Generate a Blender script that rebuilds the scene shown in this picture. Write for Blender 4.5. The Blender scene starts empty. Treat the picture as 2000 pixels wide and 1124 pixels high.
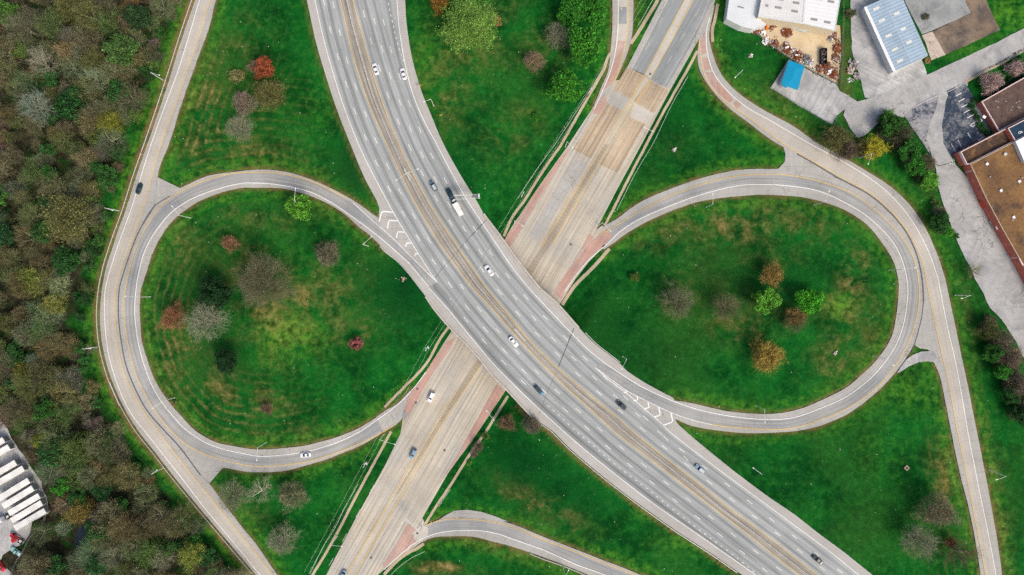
import bpy, bmesh, math, random
import numpy as np
from mathutils import Vector, Matrix
from mathutils.geometry import delaunay_2d_cdt
random.seed(11); rng = np.random.default_rng(11)
S = .225; H = 300.0; HZ = 6.5          # metres per photo pixel on the ground, camera height, height of the highway
sc = bpy.context.scene
COL = sc.collection
PI = math.pi

# ------------------------------------------------------------------ object helpers
def tag(o, label=None, cat=None, group=None, kind=None):
    if label: o['label'] = label
    if cat: o['category'] = cat
    if group: o['group'] = group
    if kind: o['kind'] = kind
    return o
def empty(name, loc=(0, 0, 0), rz=0.0, label=None, cat=None, group=None):
    o = bpy.data.objects.new(name, None); COL.objects.link(o)
    o.location = loc; o.rotation_euler = (0, 0, rz); o.empty_display_size = .5
    return tag(o, label, cat, group)
def copy_tree(o, parent=None):
    c = o.copy(); COL.objects.link(c); c.parent = parent
    for ch in list(o.children): copy_tree(ch, c)
    return c
class MB:
    def __init__(s): s.v = []; s.f = []; s.m = []; s.uv = []; s.has = False
    def face(s, pts, m=0, uv=None):
        n = len(s.v); s.v += [tuple(p) for p in pts]; s.f.append(tuple(range(n, n + len(pts)))); s.m.append(m)
        s.uv += uv if uv else [(0, 0)] * len(pts)
    def hexa(s, b, t, m=0):            # bottom ring / top ring (any n)
        n = len(s.v); k = len(b)
        s.v += [tuple(p) for p in b] + [tuple(p) for p in t]
        F = [tuple(range(n + k - 1, n - 1, -1)), tuple(range(n + k, n + 2 * k))]
        F += [(n + i, n + (i + 1) % k, n + k + (i + 1) % k, n + k + i) for i in range(k)]
        s.f += F; s.m += [m] * len(F)
        for f in F: s.uv += [(0, 0)] * len(f)
    def box(s, x0, x1, y0, y1, z0, z1, m=0):
        b = [(x0, y0, z0), (x1, y0, z0), (x1, y1, z0), (x0, y1, z0)]
        s.hexa(b, [(x, y, z1) for x, y, _ in b], m)
    def prism(s, poly, z0, z1, m=0):
        s.hexa([(x, y, z0) for x, y in poly], [(x, y, z1) for x, y in poly], m)
    def tube(s, p0, p1, r0, r1=None, n=6, m=0, cap=True):
        r1 = r0 if r1 is None else r1
        p0 = Vector(p0); p1 = Vector(p1); d = (p1 - p0)
        if d.length < 1e-6: return
        d.normalize(); a = d.orthogonal().normalized(); b = d.cross(a)
        k = len(s.v)
        for p, r in ((p0, r0), (p1, r1)):
            for i in range(n):
                t = 2 * PI * i / n; q = p + a * (r * math.cos(t)) + b * (r * math.sin(t)); s.v.append((q.x, q.y, q.z))
        F = [(k + i, k + (i + 1) % n, k + n + (i + 1) % n, k + n + i) for i in range(n)]
        if cap: F += [tuple(range(k + n - 1, k - 1, -1)), tuple(range(k + n, k + 2 * n))]
        s.f += F; s.m += [m] * len(F)
        for f in F: s.uv += [(0, 0)] * len(f)
    def build(s, name, mats, parent=None, smooth=False, link=True):
        me = bpy.data.meshes.new(name); me.from_pydata(s.v, [], s.f)
        if not isinstance(mats, (list, tuple)): mats = [mats]
        for m in mats: me.materials.append(m)
        if len(mats) > 1: me.polygons.foreach_set('material_index', s.m)
        uvl = me.uv_layers.new(name='UVMap'); uvl.data.foreach_set('uv', np.array(s.uv, 'f').ravel())
        if smooth: me.polygons.foreach_set('use_smooth', [True] * len(s.f))
        me.update()
        o = bpy.data.objects.new(name, me); COL.objects.link(o)
        if parent: o.parent = parent
        return o

# ------------------------------------------------------------------ node materials
class G:
    def __init__(s, name):
        s.mat = bpy.data.materials.new(name); s.mat.use_nodes = True
        s.nt = s.mat.node_tree; s.nt.nodes.clear()
        s.out = s.n('ShaderNodeOutputMaterial'); s.bs = s.n('ShaderNodeBsdfPrincipled')
        s.l(s.bs.outputs[0], s.out.inputs[0])
        s.pos = s.n('ShaderNodeNewGeometry').outputs['Position']
    def n(s, t, **k):
        x = s.nt.nodes.new(t)
        for a, v in k.items(): setattr(x, a, v)
        return x
    def l(s, a, b): s.nt.links.new(a, b)
    def put(s, sock, v):
        if hasattr(v, 'is_output'): s.l(v, sock)
        elif isinstance(v, (tuple, list)) and len(v) == 3 and sock.type == 'RGBA': sock.default_value = (*v, 1)
        else: sock.default_value = v
    def noise(s, scale, detail=4, vec=None, rough=.55, dist=0):
        x = s.n('ShaderNodeTexNoise'); s.put(x.inputs['Scale'], scale); x.inputs['Detail'].default_value = detail
        x.inputs['Roughness'].default_value = rough; x.inputs['Distortion'].default_value = dist
        s.l(vec or s.pos, x.inputs['Vector']); return x.outputs['Fac']
    def math(s, op, a, b=0.0, clamp=False):
        x = s.n('ShaderNodeMath', operation=op); x.use_clamp = clamp
        s.put(x.inputs[0], a); s.put(x.inputs[1], b); return x.outputs[0]
    def rng(s, v, a, b, c=0.0, d=1.0):
        x = s.n('ShaderNodeMapRange'); x.clamp = True; s.put(x.inputs[0], v)
        for i, q in enumerate((a, b, c, d)): x.inputs[i + 1].default_value = q
        return x.outputs[0]
    def mix(s, f, a, b, mode='MIX'):
        x = s.n('ShaderNodeMix', data_type='RGBA', blend_type=mode); x.clamp_factor = True
        s.put(x.inputs[0], f); s.put(x.inputs[6], a); s.put(x.inputs[7], b); return x.outputs[2]
    def scale(s, col, f):
        x = s.n('ShaderNodeVectorMath', operation='SCALE'); s.put(x.inputs[0], col); s.put(x.inputs[3], f); return x.outputs[0]
    def map(s, vec, sc_=(1, 1, 1), rot=0.0):
        x = s.n('ShaderNodeMapping'); s.l(vec, x.inputs[0]); x.inputs['Scale'].default_value = sc_
        x.inputs['Rotation'].default_value = (0, 0, rot); return x.outputs[0]
    def uv(s):
        x = s.n('ShaderNodeUVMap'); x.uv_map = 'UVMap'; return x.outputs[0]
    def sep(s, v):
        x = s.n('ShaderNodeSeparateXYZ'); s.l(v, x.inputs[0]); return x.outputs
    def done(s, col, rough=.85, bump=None, bs=.3, bd=.05, spec=.3, metal=0.0):
        s.put(s.bs.inputs['Base Color'], col); s.put(s.bs.inputs['Roughness'], rough)
        s.bs.inputs['Specular IOR Level'].default_value = spec; s.bs.inputs['Metallic'].default_value = metal
        if bump is not None:
            b = s.n('ShaderNodeBump'); b.inputs['Strength'].default_value = bs; b.inputs['Distance'].default_value = bd
            s.l(bump, b.inputs['Height']); s.l(b.outputs[0], s.bs.inputs['Normal'])
        return s.mat
def plain(name, c, rough=.6, var=.15, scale=1.5, metal=0.0, spec=.4):
    g = G(name); n = g.noise(scale, 4)
    f = g.rng(n, .3, .7, 1 - var, 1 + var)
    return g.done(g.scale(c, f), rough, spec=spec, metal=metal)
def paving(name, c, var=.16, joint=0.0, jw=.06, crack=.25, stain=(.10, .095, .085), st=.25, streak=0.0, lanes=False, tint=None, blotch=None, bl=.6, bs=.22):
    """concrete / asphalt: broad blotches, fine grain, stains, lengthwise streaks and cross joints along UV (u across, v along, metres)"""
    g = G(name); uv = g.uv(); u, v, _ = g.sep(uv)
    a = g.rng(g.noise(.07, 5), .3, .7, 1 - var, 1 + var)
    b = g.rng(g.noise(1.3, 5, rough=.7), .25, .75, 1 - var * .45, 1 + var * .45)
    f = g.math('MULTIPLY', a, b)
    if streak:
        w = g.noise(1.0, 3, g.map(uv, (1.1, .02, 1)))
        f = g.math('MULTIPLY', f, g.rng(w, .3, .7, 1 - streak, 1 + streak))
    if lanes:                          # u counts lanes: oil line in the middle, paler wheel paths either side
        fr = g.math('ABSOLUTE', g.math('SUBTRACT', g.math('FRACT', u), .5))
        k = g.rng(g.noise(.06, 3, g.map(uv, (3, .5, 1))), .3, .7, .5, 1.2)
        o = g.math('MULTIPLY', g.rng(fr, .07, .2, .30, 0), k)
        f = g.math('MULTIPLY', f, g.math('SUBTRACT', 1.0, o))
        f = g.math('MULTIPLY', f, g.rng(u, 1.95, 2.0, .80, 1.0)); f = g.math('MULTIPLY', f, g.math('MULTIPLY', g.rng(g.noise(1.0, 2, g.map(uv, (1.3, .004, 1))), .35, .65, .90, 1.10), g.rng(g.noise(1.0, 4, g.map(uv, (4, .05, 1))), .32, .68, .90, 1.08)))
        e = g.rng(fr, .22, .33, 0.0, .10); e2 = g.rng(fr, .38, .5, 0.0, .13)
        f = g.math('MULTIPLY', f, g.math('SUBTRACT', g.math('ADD', 1.0, e), e2))
    col = g.scale(c, f)
    if tint:
        col = g.mix(g.rng(g.noise(.045, 4), .42, .68, 0, .75), col, g.scale(tint, f))
    col = g.mix(g.math('MULTIPLY', g.rng(g.noise(.5, 6, rough=.65), .58, .75), st), col, stain)
    if blotch:
        col = g.mix(g.math('MULTIPLY', g.rng(g.noise(bs, 7, rough=.68, dist=.5), .44, .64), bl), col, g.scale(blotch, g.rng(g.noise(2.4, 4, rough=.7), .3, .7, .75, 1.25)))
    if crack:
        vo = g.n('ShaderNodeTexVoronoi', feature='DISTANCE_TO_EDGE'); vo.inputs['Scale'].default_value = .13
        x = g.n('ShaderNodeVectorMath', operation='ADD'); g.l(g.pos, x.inputs[0])
        nz = g.n('ShaderNodeTexNoise'); nz.inputs['Scale'].default_value = .5; g.l(g.pos, nz.inputs['Vector'])
        sc2 = g.n('ShaderNodeVectorMath', operation='SCALE'); g.l(nz.outputs['Color'], sc2.inputs[0]); sc2.inputs[3].default_value = 3.0
        g.l(sc2.outputs[0], x.inputs[1]); g.l(x.outputs[0], vo.inputs['Vector'])
        m = g.math('MULTIPLY', g.rng(vo.outputs['Distance'], .004, .014, 1, 0), g.rng(g.noise(.05, 3), .5, .6))
        col = g.mix(g.math('MULTIPLY', m, crack), col, stain)
    if joint:
        fr = g.math('ABSOLUTE', g.math('SUBTRACT', g.math('FRACT', g.math('DIVIDE', v, joint)), .5))
        col = g.mix(g.rng(fr, jw / joint * .5, jw / joint, .38, 0), col, stain)
    return g.done(col, .9, g.noise(6, 3), .15, .02, spec=.2)

M = {}
M['deck'] = paving('highway_asphalt', (.325, .345, .338), .10, lanes=True, streak=.07, crack=.2, st=.12)
M['shoulder'] = paving('shoulder_concrete', (.415, .40, .37), .10, joint=9, crack=.15, streak=.06, st=.2)
M['median'] = paving('median_paving', (.31, .29, .255), .2, crack=0, streak=.35, st=.4, stain=(.16, .14, .11))
M['ramp'] = paving('ramp_concrete', (.395, .385, .355), .12, joint=4.6, jw=.10, crack=.6, streak=.08, st=.25)
M['ramplane'] = paving('ramp_lane', (.335, .338, .322), .14, joint=9.2, crack=.35, streak=.22, st=.22, tint=(.25, .265, .275))
M['outerlane'] = paving('outer_lane', (.465, .435, .38), .12, joint=9.2, crack=.2, streak=.08, st=.12)
M['asphalt'] = paving('asphalt_grey', (.275, .295, .295), .12, crack=.3, streak=.16, st=.2)
M['arterial'] = paving('arterial_concrete', (.475, .425, .34), .12, joint=5.5, jw=.09, crack=.5, streak=.26, st=.32, stain=(.24, .215, .18), tint=(.40, .395, .365))
M['brownlane'] = paving('brown_concrete', (.42, .335, .235), .14, joint=4.6, crack=.4, streak=.34, st=.25)
M['palepatch'] = paving('pale_concrete', (.50, .47, .41), .1, joint=4.6, crack=.2, streak=.08)
M['red'] = paving('red_lane', (.46, .285, .23), .18, joint=4.6, crack=.3, streak=.14, tint=(.44, .365, .32))
M['medstrip'] = paving('median_strip', (.37, .32, .25), .25, joint=1.6, jw=.2, crack=0, st=.6, stain=(.22, .18, .13))
M['walk'] = paving('sidewalk_concrete', (.44, .365, .255), .24, joint=1.5, jw=.08, crack=.2, st=.5, stain=(.22, .17, .11))
M['gravel'] = paving('gravel_lot', (.43, .43, .42), .2, crack=.6, st=.5, stain=(.27, .265, .255), blotch=(.26, .265, .265), bl=.85, streak=.2, bs=.16)
M['street'] = paving('street_asphalt', (.42, .418, .405), .14, crack=.8, st=.3, streak=.08, blotch=(.27, .275, .275), bl=.9, bs=.14)
M['darklot'] = None
M['dirt'] = paving('yard_dirt', (.56, .46, .31), .2, crack=0, st=.5, stain=(.33, .20, .10), blotch=(.50, .37, .20), bl=.7, bs=.2)
M['slab'] = paving('old_slab', (.33, .345, .34), .2, crack=.9, st=.6, stain=(.44, .43, .40), blotch=(.19, .20, .20), bl=.9, bs=.13)
M['slabbrown'] = paving('weathered_slab', (.24, .18, .125), .3, crack=.8, st=.6, stain=(.085, .075, .065), tint=(.20, .145, .10), blotch=(.085, .075, .07), bl=.95, bs=.12)
M['slabpink'] = paving('broken_slab', (.52, .44, .37), .15, crack=.8, st=.3, blotch=(.36, .30, .25), bl=.6, bs=.5)
M['tar'] = plain('tar_seal', (.10, .105, .11), .8, .3)
M['wornpaint'] = paving('worn_white_paint', (.62, .61, .58), .12, crack=0, st=.5, stain=(.45, .43, .40))
M['white'] = paving('white_paint', (.76, .76, .745), .1, crack=0, st=.45, stain=(.48, .48, .47))
M['yellow'] = paving('yellow_paint', (.68, .47, .15), .2, crack=0, st=.7, stain=(.48, .40, .27))
def darklot(lo=.53, hi=.70):
    g = G('dark_lot_asphalt'); n = g.noise(.16, 7, rough=.7); n2 = g.noise(1.1, 6, rough=.75)
    f = g.math('ADD', g.math('MULTIPLY', n, .7), g.math('MULTIPLY', n2, .42))
    col = g.mix(g.rng(f, lo, hi), (.028, .045, .072), (.30, .30, .31))
    return g.done(g.scale(col, g.rng(g.noise(3, 3), .3, .7, .8, 1.2)), .9)
M['darklot'] = darklot(); M['palelot'] = darklot(.46, .60)
M['conc'] = plain('barrier_concrete', (.50, .47, .41), .85, .14, .4)
M['girder'] = plain('bridge_concrete', (.30, .28, .25), .9, .2, .3)
M['steel'] = plain('galvanised_steel', (.55, .57, .56), .5, .1, 2, .15)
M['pole'] = plain('pale_pole', (.72, .73, .70), .5, .05, 2)
M['lamp'] = plain('lamp_head', (.80, .80, .78), .4, .05)
M['wood'] = plain('weathered_pole', (.17, .12, .08), .9, .2, 2)
M['black'] = plain('black_rubber', (.018, .018, .02), .7, .2)
M['glass'] = plain('dark_glass', (.015, .03, .04), .08, .05, 1, 0, .7)
M['chrome'] = plain('bright_trim', (.7, .7, .72), .25, .05, 1, .8)
M['headlight'] = plain('headlight_lens', (.8, .82, .85), .1, .03)
M['taillight'] = plain('taillight_lens', (.45, .02, .02), .2, .05)
def paint(name, c, rough=.25): return plain('paint_' + name, c, rough, .04, 1, 0, .6)
# ------------------------------------------------------------------ photo pixel -> place on the ground
def P(px, py, z):
    k = S * (1 - np.asarray(z) / H)
    return (np.asarray(px) - 1000) * k, (562 - np.asarray(py)) * k
def crv(pts, step=5.0):
    p = np.array(pts, float)
    if len(p) < 2: return p
    q = np.vstack([2 * p[0] - p[1], p, 2 * p[-1] - p[-2]]); out = []
    for i in range(1, len(q) - 2):
        a, b, c, d = q[i - 1], q[i], q[i + 1], q[i + 2]
        n = max(1, int(np.hypot(*(c - b)) / step)); t = (np.arange(n) / n)[:, None]
        m1 = (c - a) / 2; m2 = (d - b) / 2; L = np.hypot(*(c - b))
        for m in (m1, m2):                                   # keep tangents shorter than the span
            k = np.hypot(*m)
            if k > L: m *= L / k
        out.append((2 * t**3 - 3 * t**2 + 1) * b + (t**3 - 2 * t**2 + t) * m1 + (-2 * t**3 + 3 * t**2) * c + (t**3 - t**2) * m2)
    return np.vstack(out + [p[-1:]])
def alen(c): return np.concatenate([[0], np.cumsum(np.hypot(*np.diff(c, axis=0).T))])
def resamp(c, n):
    s = alen(c); t = np.linspace(0, s[-1], n)
    return np.stack([np.interp(t, s, c[:, 0]), np.interp(t, s, c[:, 1])], 1)
def poly_dist(X, Y, poly, closed=True):
    D = np.full(X.shape, 1e9); p = np.asarray(poly); n = len(p)
    for i in range(n if closed else n - 1):
        ax, ay = p[i]; bx, by = p[(i + 1) % n]; dx, dy = bx - ax, by - ay; L = dx * dx + dy * dy
        if L < 1e-9: continue
        t = np.clip(((X - ax) * dx + (Y - ay) * dy) / L, 0, 1)
        D = np.minimum(D, (X - ax - t * dx) ** 2 + (Y - ay - t * dy) ** 2)
    return np.sqrt(D)
def inside(X, Y, poly):
    r = np.zeros(X.shape, bool); p = np.asarray(poly); n = len(p)
    for i in range(n):
        x0, y0 = p[i]; x1, y1 = p[(i + 1) % n]
        if y0 == y1: continue
        c = ((y0 > Y) != (y1 > Y)) & (X < (x1 - x0) * (Y - y0) / (y1 - y0) + x0); r ^= c
    return r

# ---- the highway's lines in photo pixels, top to bottom
LEDGE = [(599,0),(617,82),(640,160),(660,220),(684,281),(712,348),(739,401),(741,440),(744,484),(787,521),(819,562),(850,607),(882,644),(912,674),(937,702),(962,734),(987,759),(1032,807),(1057,827),(1080,843),(1112,875),(1162,918),(1212,958),(1262,995),(1325,1040),(1387,1080),(1442,1118)]
LW = [(615,0),(632,75),(650,140),(672,210),(700,281),(722,328),(750,381),(770,418),(800,468),(825,508),(850,546),(838,563),(875,604),(920,659),(962,709),(1000,748),(1037,784),(1100,842),(1150,885),(1212,935),(1275,983),(1350,1035),(1400,1070),(1475,1122)]
L0 = [(616,0),(633,75),(651,140),(673,210),(701,281),(723,328),(751,381),(771,418),(801,468),(826,508),(852,549),(879,583),(910,625),(944,665),(979,703),(1016,741),(1054,777),(1095,814),(1120,838),(1160,872),(1207,912),(1250,944),(1300,984),(1362,1032),(1425,1079),(1479,1122)]
L1 = [(622,-36),(635,12),(646,62),(660,112),(676,164),(692,214),(711,262),(731,310),(754,357),(779,403),(806,448),(834,492),(864,536),(895,578),(927,619),(961,659),(997,698),(1034,736),(1070,771),(1110,806),(1150,839),(1189,875),(1229,908),(1270,940),(1311,972),(1352,1003),(1392,1034),(1432,1065),(1474,1098)]
L2 = [(642,-30),(653,17),(665,67),(678,118),(694,167),(712,217),(730,265),(752,313),(774,361),(799,406),(826,451),(855,495),(885,537),(916,579),(950,621),(984,659),(1020,698),(1056,734),(1095,771),(1134,806),(1172,839),(1212,873),(1254,906),(1294,938),(1335,969),(1376,1001),(1416,1032),(1457,1064),(1500,1095)]
LY = [(665,0),(680,70),(697,135),(722,207),(755,281),(782,338),(817,408),(857,473),(895,526),(922,562),(960,602),(1000,648),(1045,697),(1100,752),(1150,797),(1200,843),(1250,882),(1325,940),(1400,998),(1462,1045),(1500,1076),(1560,1123)]
MED = [(677,0),(690,56),(710,127),(732,197),(767,281),(795,340),(834,412),(874,475),(910,526),(936,562),(978,610),(1016,655),(1066,707),(1126,762),(1181,808),(1220,843),(1275,888),(1350,946),(1412,995),(1481,1047),(1525,1082),(1578,1123)]
RY = [(689,0),(709,75),(730,150),(755,222),(779,281),(807,341),(850,416),(890,476),(925,527),(949,562),(1000,623),(1032,662),(1087,717),(1150,770),(1210,819),(1235,843),(1300,895),(1375,953),(1425,993),(1500,1049),(1550,1088),(1597,1124)]
R1 = [(700,-20),(712,32),(725,81),(740,130),(756,181),(774,229),(795,276),(816,322),(841,368),(866,413),(894,457),(922,498),(952,541),(985,582),(1019,621),(1054,658),(1091,694),(1127,730),(1166,764),(1205,798),(1244,830),(1284,863),(1325,895),(1366,927),(1406,958),(1447,989),(1487,1020),(1529,1051),(1569,1082),(1610,1114)]
R2 = [(718,-10),(732,42),(745,92),(760,142),(777,190),(795,236),(816,285),(839,330),(864,376),(889,419),(917,463),(947,505),(977,546),(1010,586),(1045,624),(1080,662),(1117,697),(1154,732),(1192,766),(1232,799),(1272,832),(1312,865),(1354,896),(1394,927),(1435,958),(1476,990),(1517,1023),(1559,1054),(1599,1085),(1640,1115)]
R3 = [(738,-2),(751,49),(764,98),(780,148),(797,196),(816,244),(836,290),(861,336),(885,381),(912,425),(941,468),(970,511),(1000,549),(1036,590),(1072,628),(1107,663),(1144,701),(1162,718),(1195,747),(1222,767),(1262,802),(1285,821),(1306,843),(1375,897),(1437,943),(1500,989),(1562,1035),(1625,1082),(1677,1124)]
RW = [(775,0),(779,50),(790,120),(805,180),(825,230),(850,277),(882,338),(912,391),(950,448),(1000,522),(1032,562),(1067,600),(1107,642),(1145,680),(1175,705),(1207,727),(1250,754),(1285,772),(1316,787),(1317,812),(1291,826),(1307.5,843),(1376,897),(1438,943),(1501,989),(1563,1035),(1626,1082),(1678,1124)]
REDGE = [(791,0),(794,45),(804,110),(822,175),(842,225),(866,281),(900,343),(930,391),(947,421),(975,458),(1000,493),(1025,526),(1054,562),(1077,582),(1097,602),(1125,634),(1160,670),(1207,707),(1225,725),(1260,748),(1300,770),(1317,781),(1319,820),(1340,843),(1375,873),(1437,923),(1500,970),(1550,1004),(1600,1043),(1650,1080),(1705,1124)]
def ext(pts):                       # carry a line on beyond both picture edges
    p = np.array(pts, float)
    a = p[0] + (p[0] - p[2]) / max(1e-6, p[2][1] - p[0][1]) * 170; b = p[-1] + (p[-1] - p[-3]) / (p[-1][1] - p[-3][1]) * 200
    return np.vstack([a, p, b])
def at_y(pts, y):
    c = crv(ext(pts), 3); k = np.maximum.accumulate(c[:, 1] + np.arange(len(c)) * 1e-6)
    return np.interp(y, k, c[:, 0])
HY = np.arange(-150, 1301, 4.0)
HL = [at_y(l, HY) for l in (LEDGE, LW, L0, L1, L2, LY, MED, RY, R1, R2, R3, RW, REDGE)]
def HP(px, py, dz=0.0): return np.stack([*P(px, py, HZ), np.full(np.shape(px), HZ + dz)], -1)
hwp = np.vstack([np.stack(P(HL[0], HY, HZ), 1), np.stack(P(HL[-1], HY, HZ), 1)[::-1]])
# ---- the arterial underneath
AL = [(1327,-60),(1300,-8),(1250,90),(1225,130),(1209,157),(1186,162),(1177,178),(1155,215),(1107,288),(1050,368),(1000,443),(950,528),(905,606),(882,647),(850,697),(817,750),(793,790),(787,815),(782,848),(750,913),(692,1018),(637,1124),(590,1212)]
AR = [(1430,-60),(1397,0),(1384,44),(1360,86),(1310,175),(1250,288),(1205,371),(1163,452),(1184,477),(1150,512),(1125,544),(1095,592),(1040,680),(985,767),(937,839),(875,925),(825,1012),(834,1032),(831,1054),(790,1083),(750,1113),(735,1126),(685,1212)]
AY = np.arange(-60, 1212, 4.0)
def lin_y(pts, y): p = np.array(pts, float); return np.interp(y, p[:, 1], p[:, 0])
arl = [(a[0] - 100 * .52 * 0, a[1]) for a in AL]
arp = np.vstack([np.stack(P(lin_y(AL, AY), AY, 0), 1), np.stack(P(lin_y(AR, AY), AY, 0), 1)[::-1]])
# ---- height field: 0 along the arterial, 6.5 m along the highway, easing between
GX = np.arange(-340, 341, 1.0); GY = np.arange(-230, 231, 1.0)
_X, _Y = np.meshgrid(GX, GY, indexing='ij')
dH = np.where(inside(_X, _Y, hwp), 0, poly_dist(_X, _Y, hwp[::3]))
dA = np.where(inside(_X, _Y, arp), 0, poly_dist(_X, _Y, arp[::3]))
dA2 = np.maximum(0, dA - 3.5)
def smooth(t): t = np.clip(t, 0, 1); return t * t * (3 - 2 * t)
HF = HZ * dA2 / (dA2 + dH + 1e-3) * np.clip(dA2 / 11, 0, 1) * (1 - .93 * smooth((dH - 70) / 75))
def hh(x, y):
    fx = np.clip(np.asarray(x, float) + 340, 0, 679.999); fy = np.clip(np.asarray(y, float) + 230, 0, 459.999)
    i = fx.astype(int); j = fy.astype(int); a = fx - i; b = fy - j
    return HF[i, j] * (1 - a) * (1 - b) + HF[i + 1, j] * a * (1 - b) + HF[i, j + 1] * (1 - a) * b + HF[i + 1, j + 1] * a * b
def W(px, py, off=0.0):
    px = np.asarray(px, float); py = np.asarray(py, float); z = np.full(px.shape, 3.0)
    for _ in range(6):
        x, y = P(px, py, z + off); z = hh(x, y)
    return np.stack([x, y, z + off], -1)
def W1(px, py, off=0.0): return Vector(W(np.array([px]), np.array([py]), off)[0])
def at_h(px, py, h):                 # a point h metres above the ground that is seen at this pixel -> its foot
    px = np.array([px], float); py = np.array([py], float); z = np.array([3.0])
    for _ in range(6):
        x, y = P(px, py, z + h); z = hh(x, y)
    return Vector((x[0], y[0], z[0]))
FP = []                              # footprints where the ground sheet is kept below the paving
RAMP_FP = []

def ribbon(name, A, B, mat, off=.10, step=1.6, fp=True, skirt=.6, ramp=False, uvs=None, mb=None, msl=0):
    A = crv(A, 4); B = crv(B, 4)
    n = max(8, int(max(alen(A)[-1], alen(B)[-1]) * S / step)); A = resamp(A, n); B = resamp(B, n)
    if ramp:
        for E_ in (A, B): E_ += np.convolve(rng.normal(0, .75, n + 4), [.2, .2, .2, .2, .2], 'valid')[:, None] * np.array([.7, .7])
    wid = np.hypot(*(A - B).T) * S; nc = max(2, int(np.max(wid) / step) + 1); t = np.linspace(0, 1, nc)
    px = A[:, None, 0] * (1 - t) + B[:, None, 0] * t; py = A[:, None, 1] * (1 - t) + B[:, None, 1] * t
    w = W(px, py, off); mid = w[:, nc // 2, :2]; v = np.concatenate([[0], np.cumsum(np.hypot(*np.diff(mid, axis=0).T))])
    mb_ = mb or MB()
    fl = [(i, j) for i in range(n - 1) for j in range(nc - 1)]
    flip = np.cross((w[1, 0] - w[0, 0])[:2], (w[0, -1] - w[0, 0])[:2]) < 0
    for i, j in fl:
        q = [w[i, j], w[i + 1, j], w[i + 1, j + 1], w[i, j + 1]]
        uq = [(t[j] * wid[i], v[i]), (t[j] * wid[i + 1], v[i + 1]), (t[j + 1] * wid[i + 1], v[i + 1]), (t[j + 1] * wid[i], v[i])]
        if not flip: q.reverse(); uq.reverse()
        mb_.face(q, msl, uq)
    if skirt:
        for j in (0, nc - 1):
            for i in range(n - 1):
                a, b = w[i, j], w[i + 1, j]; dz = np.array([0, 0, skirt])
                mb_.face([a, b, b - dz, a - dz], msl)
    if fp:
        poly = np.vstack([w[:, 0, :2], w[::-1, -1, :2]]); FP.append(poly)
        if ramp: RAMP_FP.append(poly[::2])
    if mb is None: return tag(mb_.build(name, mat), kind='structure')
def patch(name, pts, mat, off=.10, step=3.0, fp=False, skirt=0.0, mb=None, msl=0, jag=0.0, curve=False, uvang=0.0):
    p = crv(list(pts) + [pts[0]], 6)[:-1] if curve else np.array(pts, float)
    ring = []
    for i in range(len(p)):
        a, b = p[i], p[(i + 1) % len(p)]; k = max(1, int(np.hypot(*(b - a)) * S / step))
        for q in range(k): ring.append(a + (b - a) * q / k)
    ring = np.array(ring)
    if jag: ring = ring + rng.normal(0, jag, ring.shape)
    lo, hi = ring.min(0), ring.max(0); s = step / S
    gx, gy = np.meshgrid(np.arange(lo[0] + s / 2, hi[0], s), np.arange(lo[1] + s / 2, hi[1], s))
    gx = gx.ravel() + rng.uniform(-.2, .2, gx.size) * s; gy = gy.ravel() + rng.uniform(-.2, .2, gy.size) * s
    ok = inside(gx, gy, ring) & (poly_dist(gx, gy, ring) > s * .35)
    vs = [Vector(q) for q in ring] + [Vector(q) for q in zip(gx[ok], gy[ok])]
    n = len(ring)
    r = delaunay_2d_cdt(vs, [], [list(range(n))], 1, 1e-5)
    v2 = np.array([(v.x, v.y) for v in r[0]]); w = W(v2[:, 0], v2[:, 1], off)
    mb_ = mb or MB(); ca, sa = math.cos(uvang), math.sin(uvang)
    for f in r[2]:
        q = [w[i] for i in f]
        if np.cross((q[1] - q[0])[:2], (q[2] - q[0])[:2]) < 0: q.reverse()
        mb_.face(q, msl, [(a[0] * ca + a[1] * sa, -a[0] * sa + a[1] * ca) for a in q])
    wr = W(ring[:, 0], ring[:, 1], off)
    if skirt:
        for i in range(n):
            a, b = wr[i], wr[(i + 1) % n]; dz = np.array([0, 0, skirt]); mb_.face([a, b, b - dz, a - dz], msl)
    if fp: FP.append(wr[:, :2])
    if mb is None: return tag(mb_.build(name, mat), kind='structure')
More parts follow.
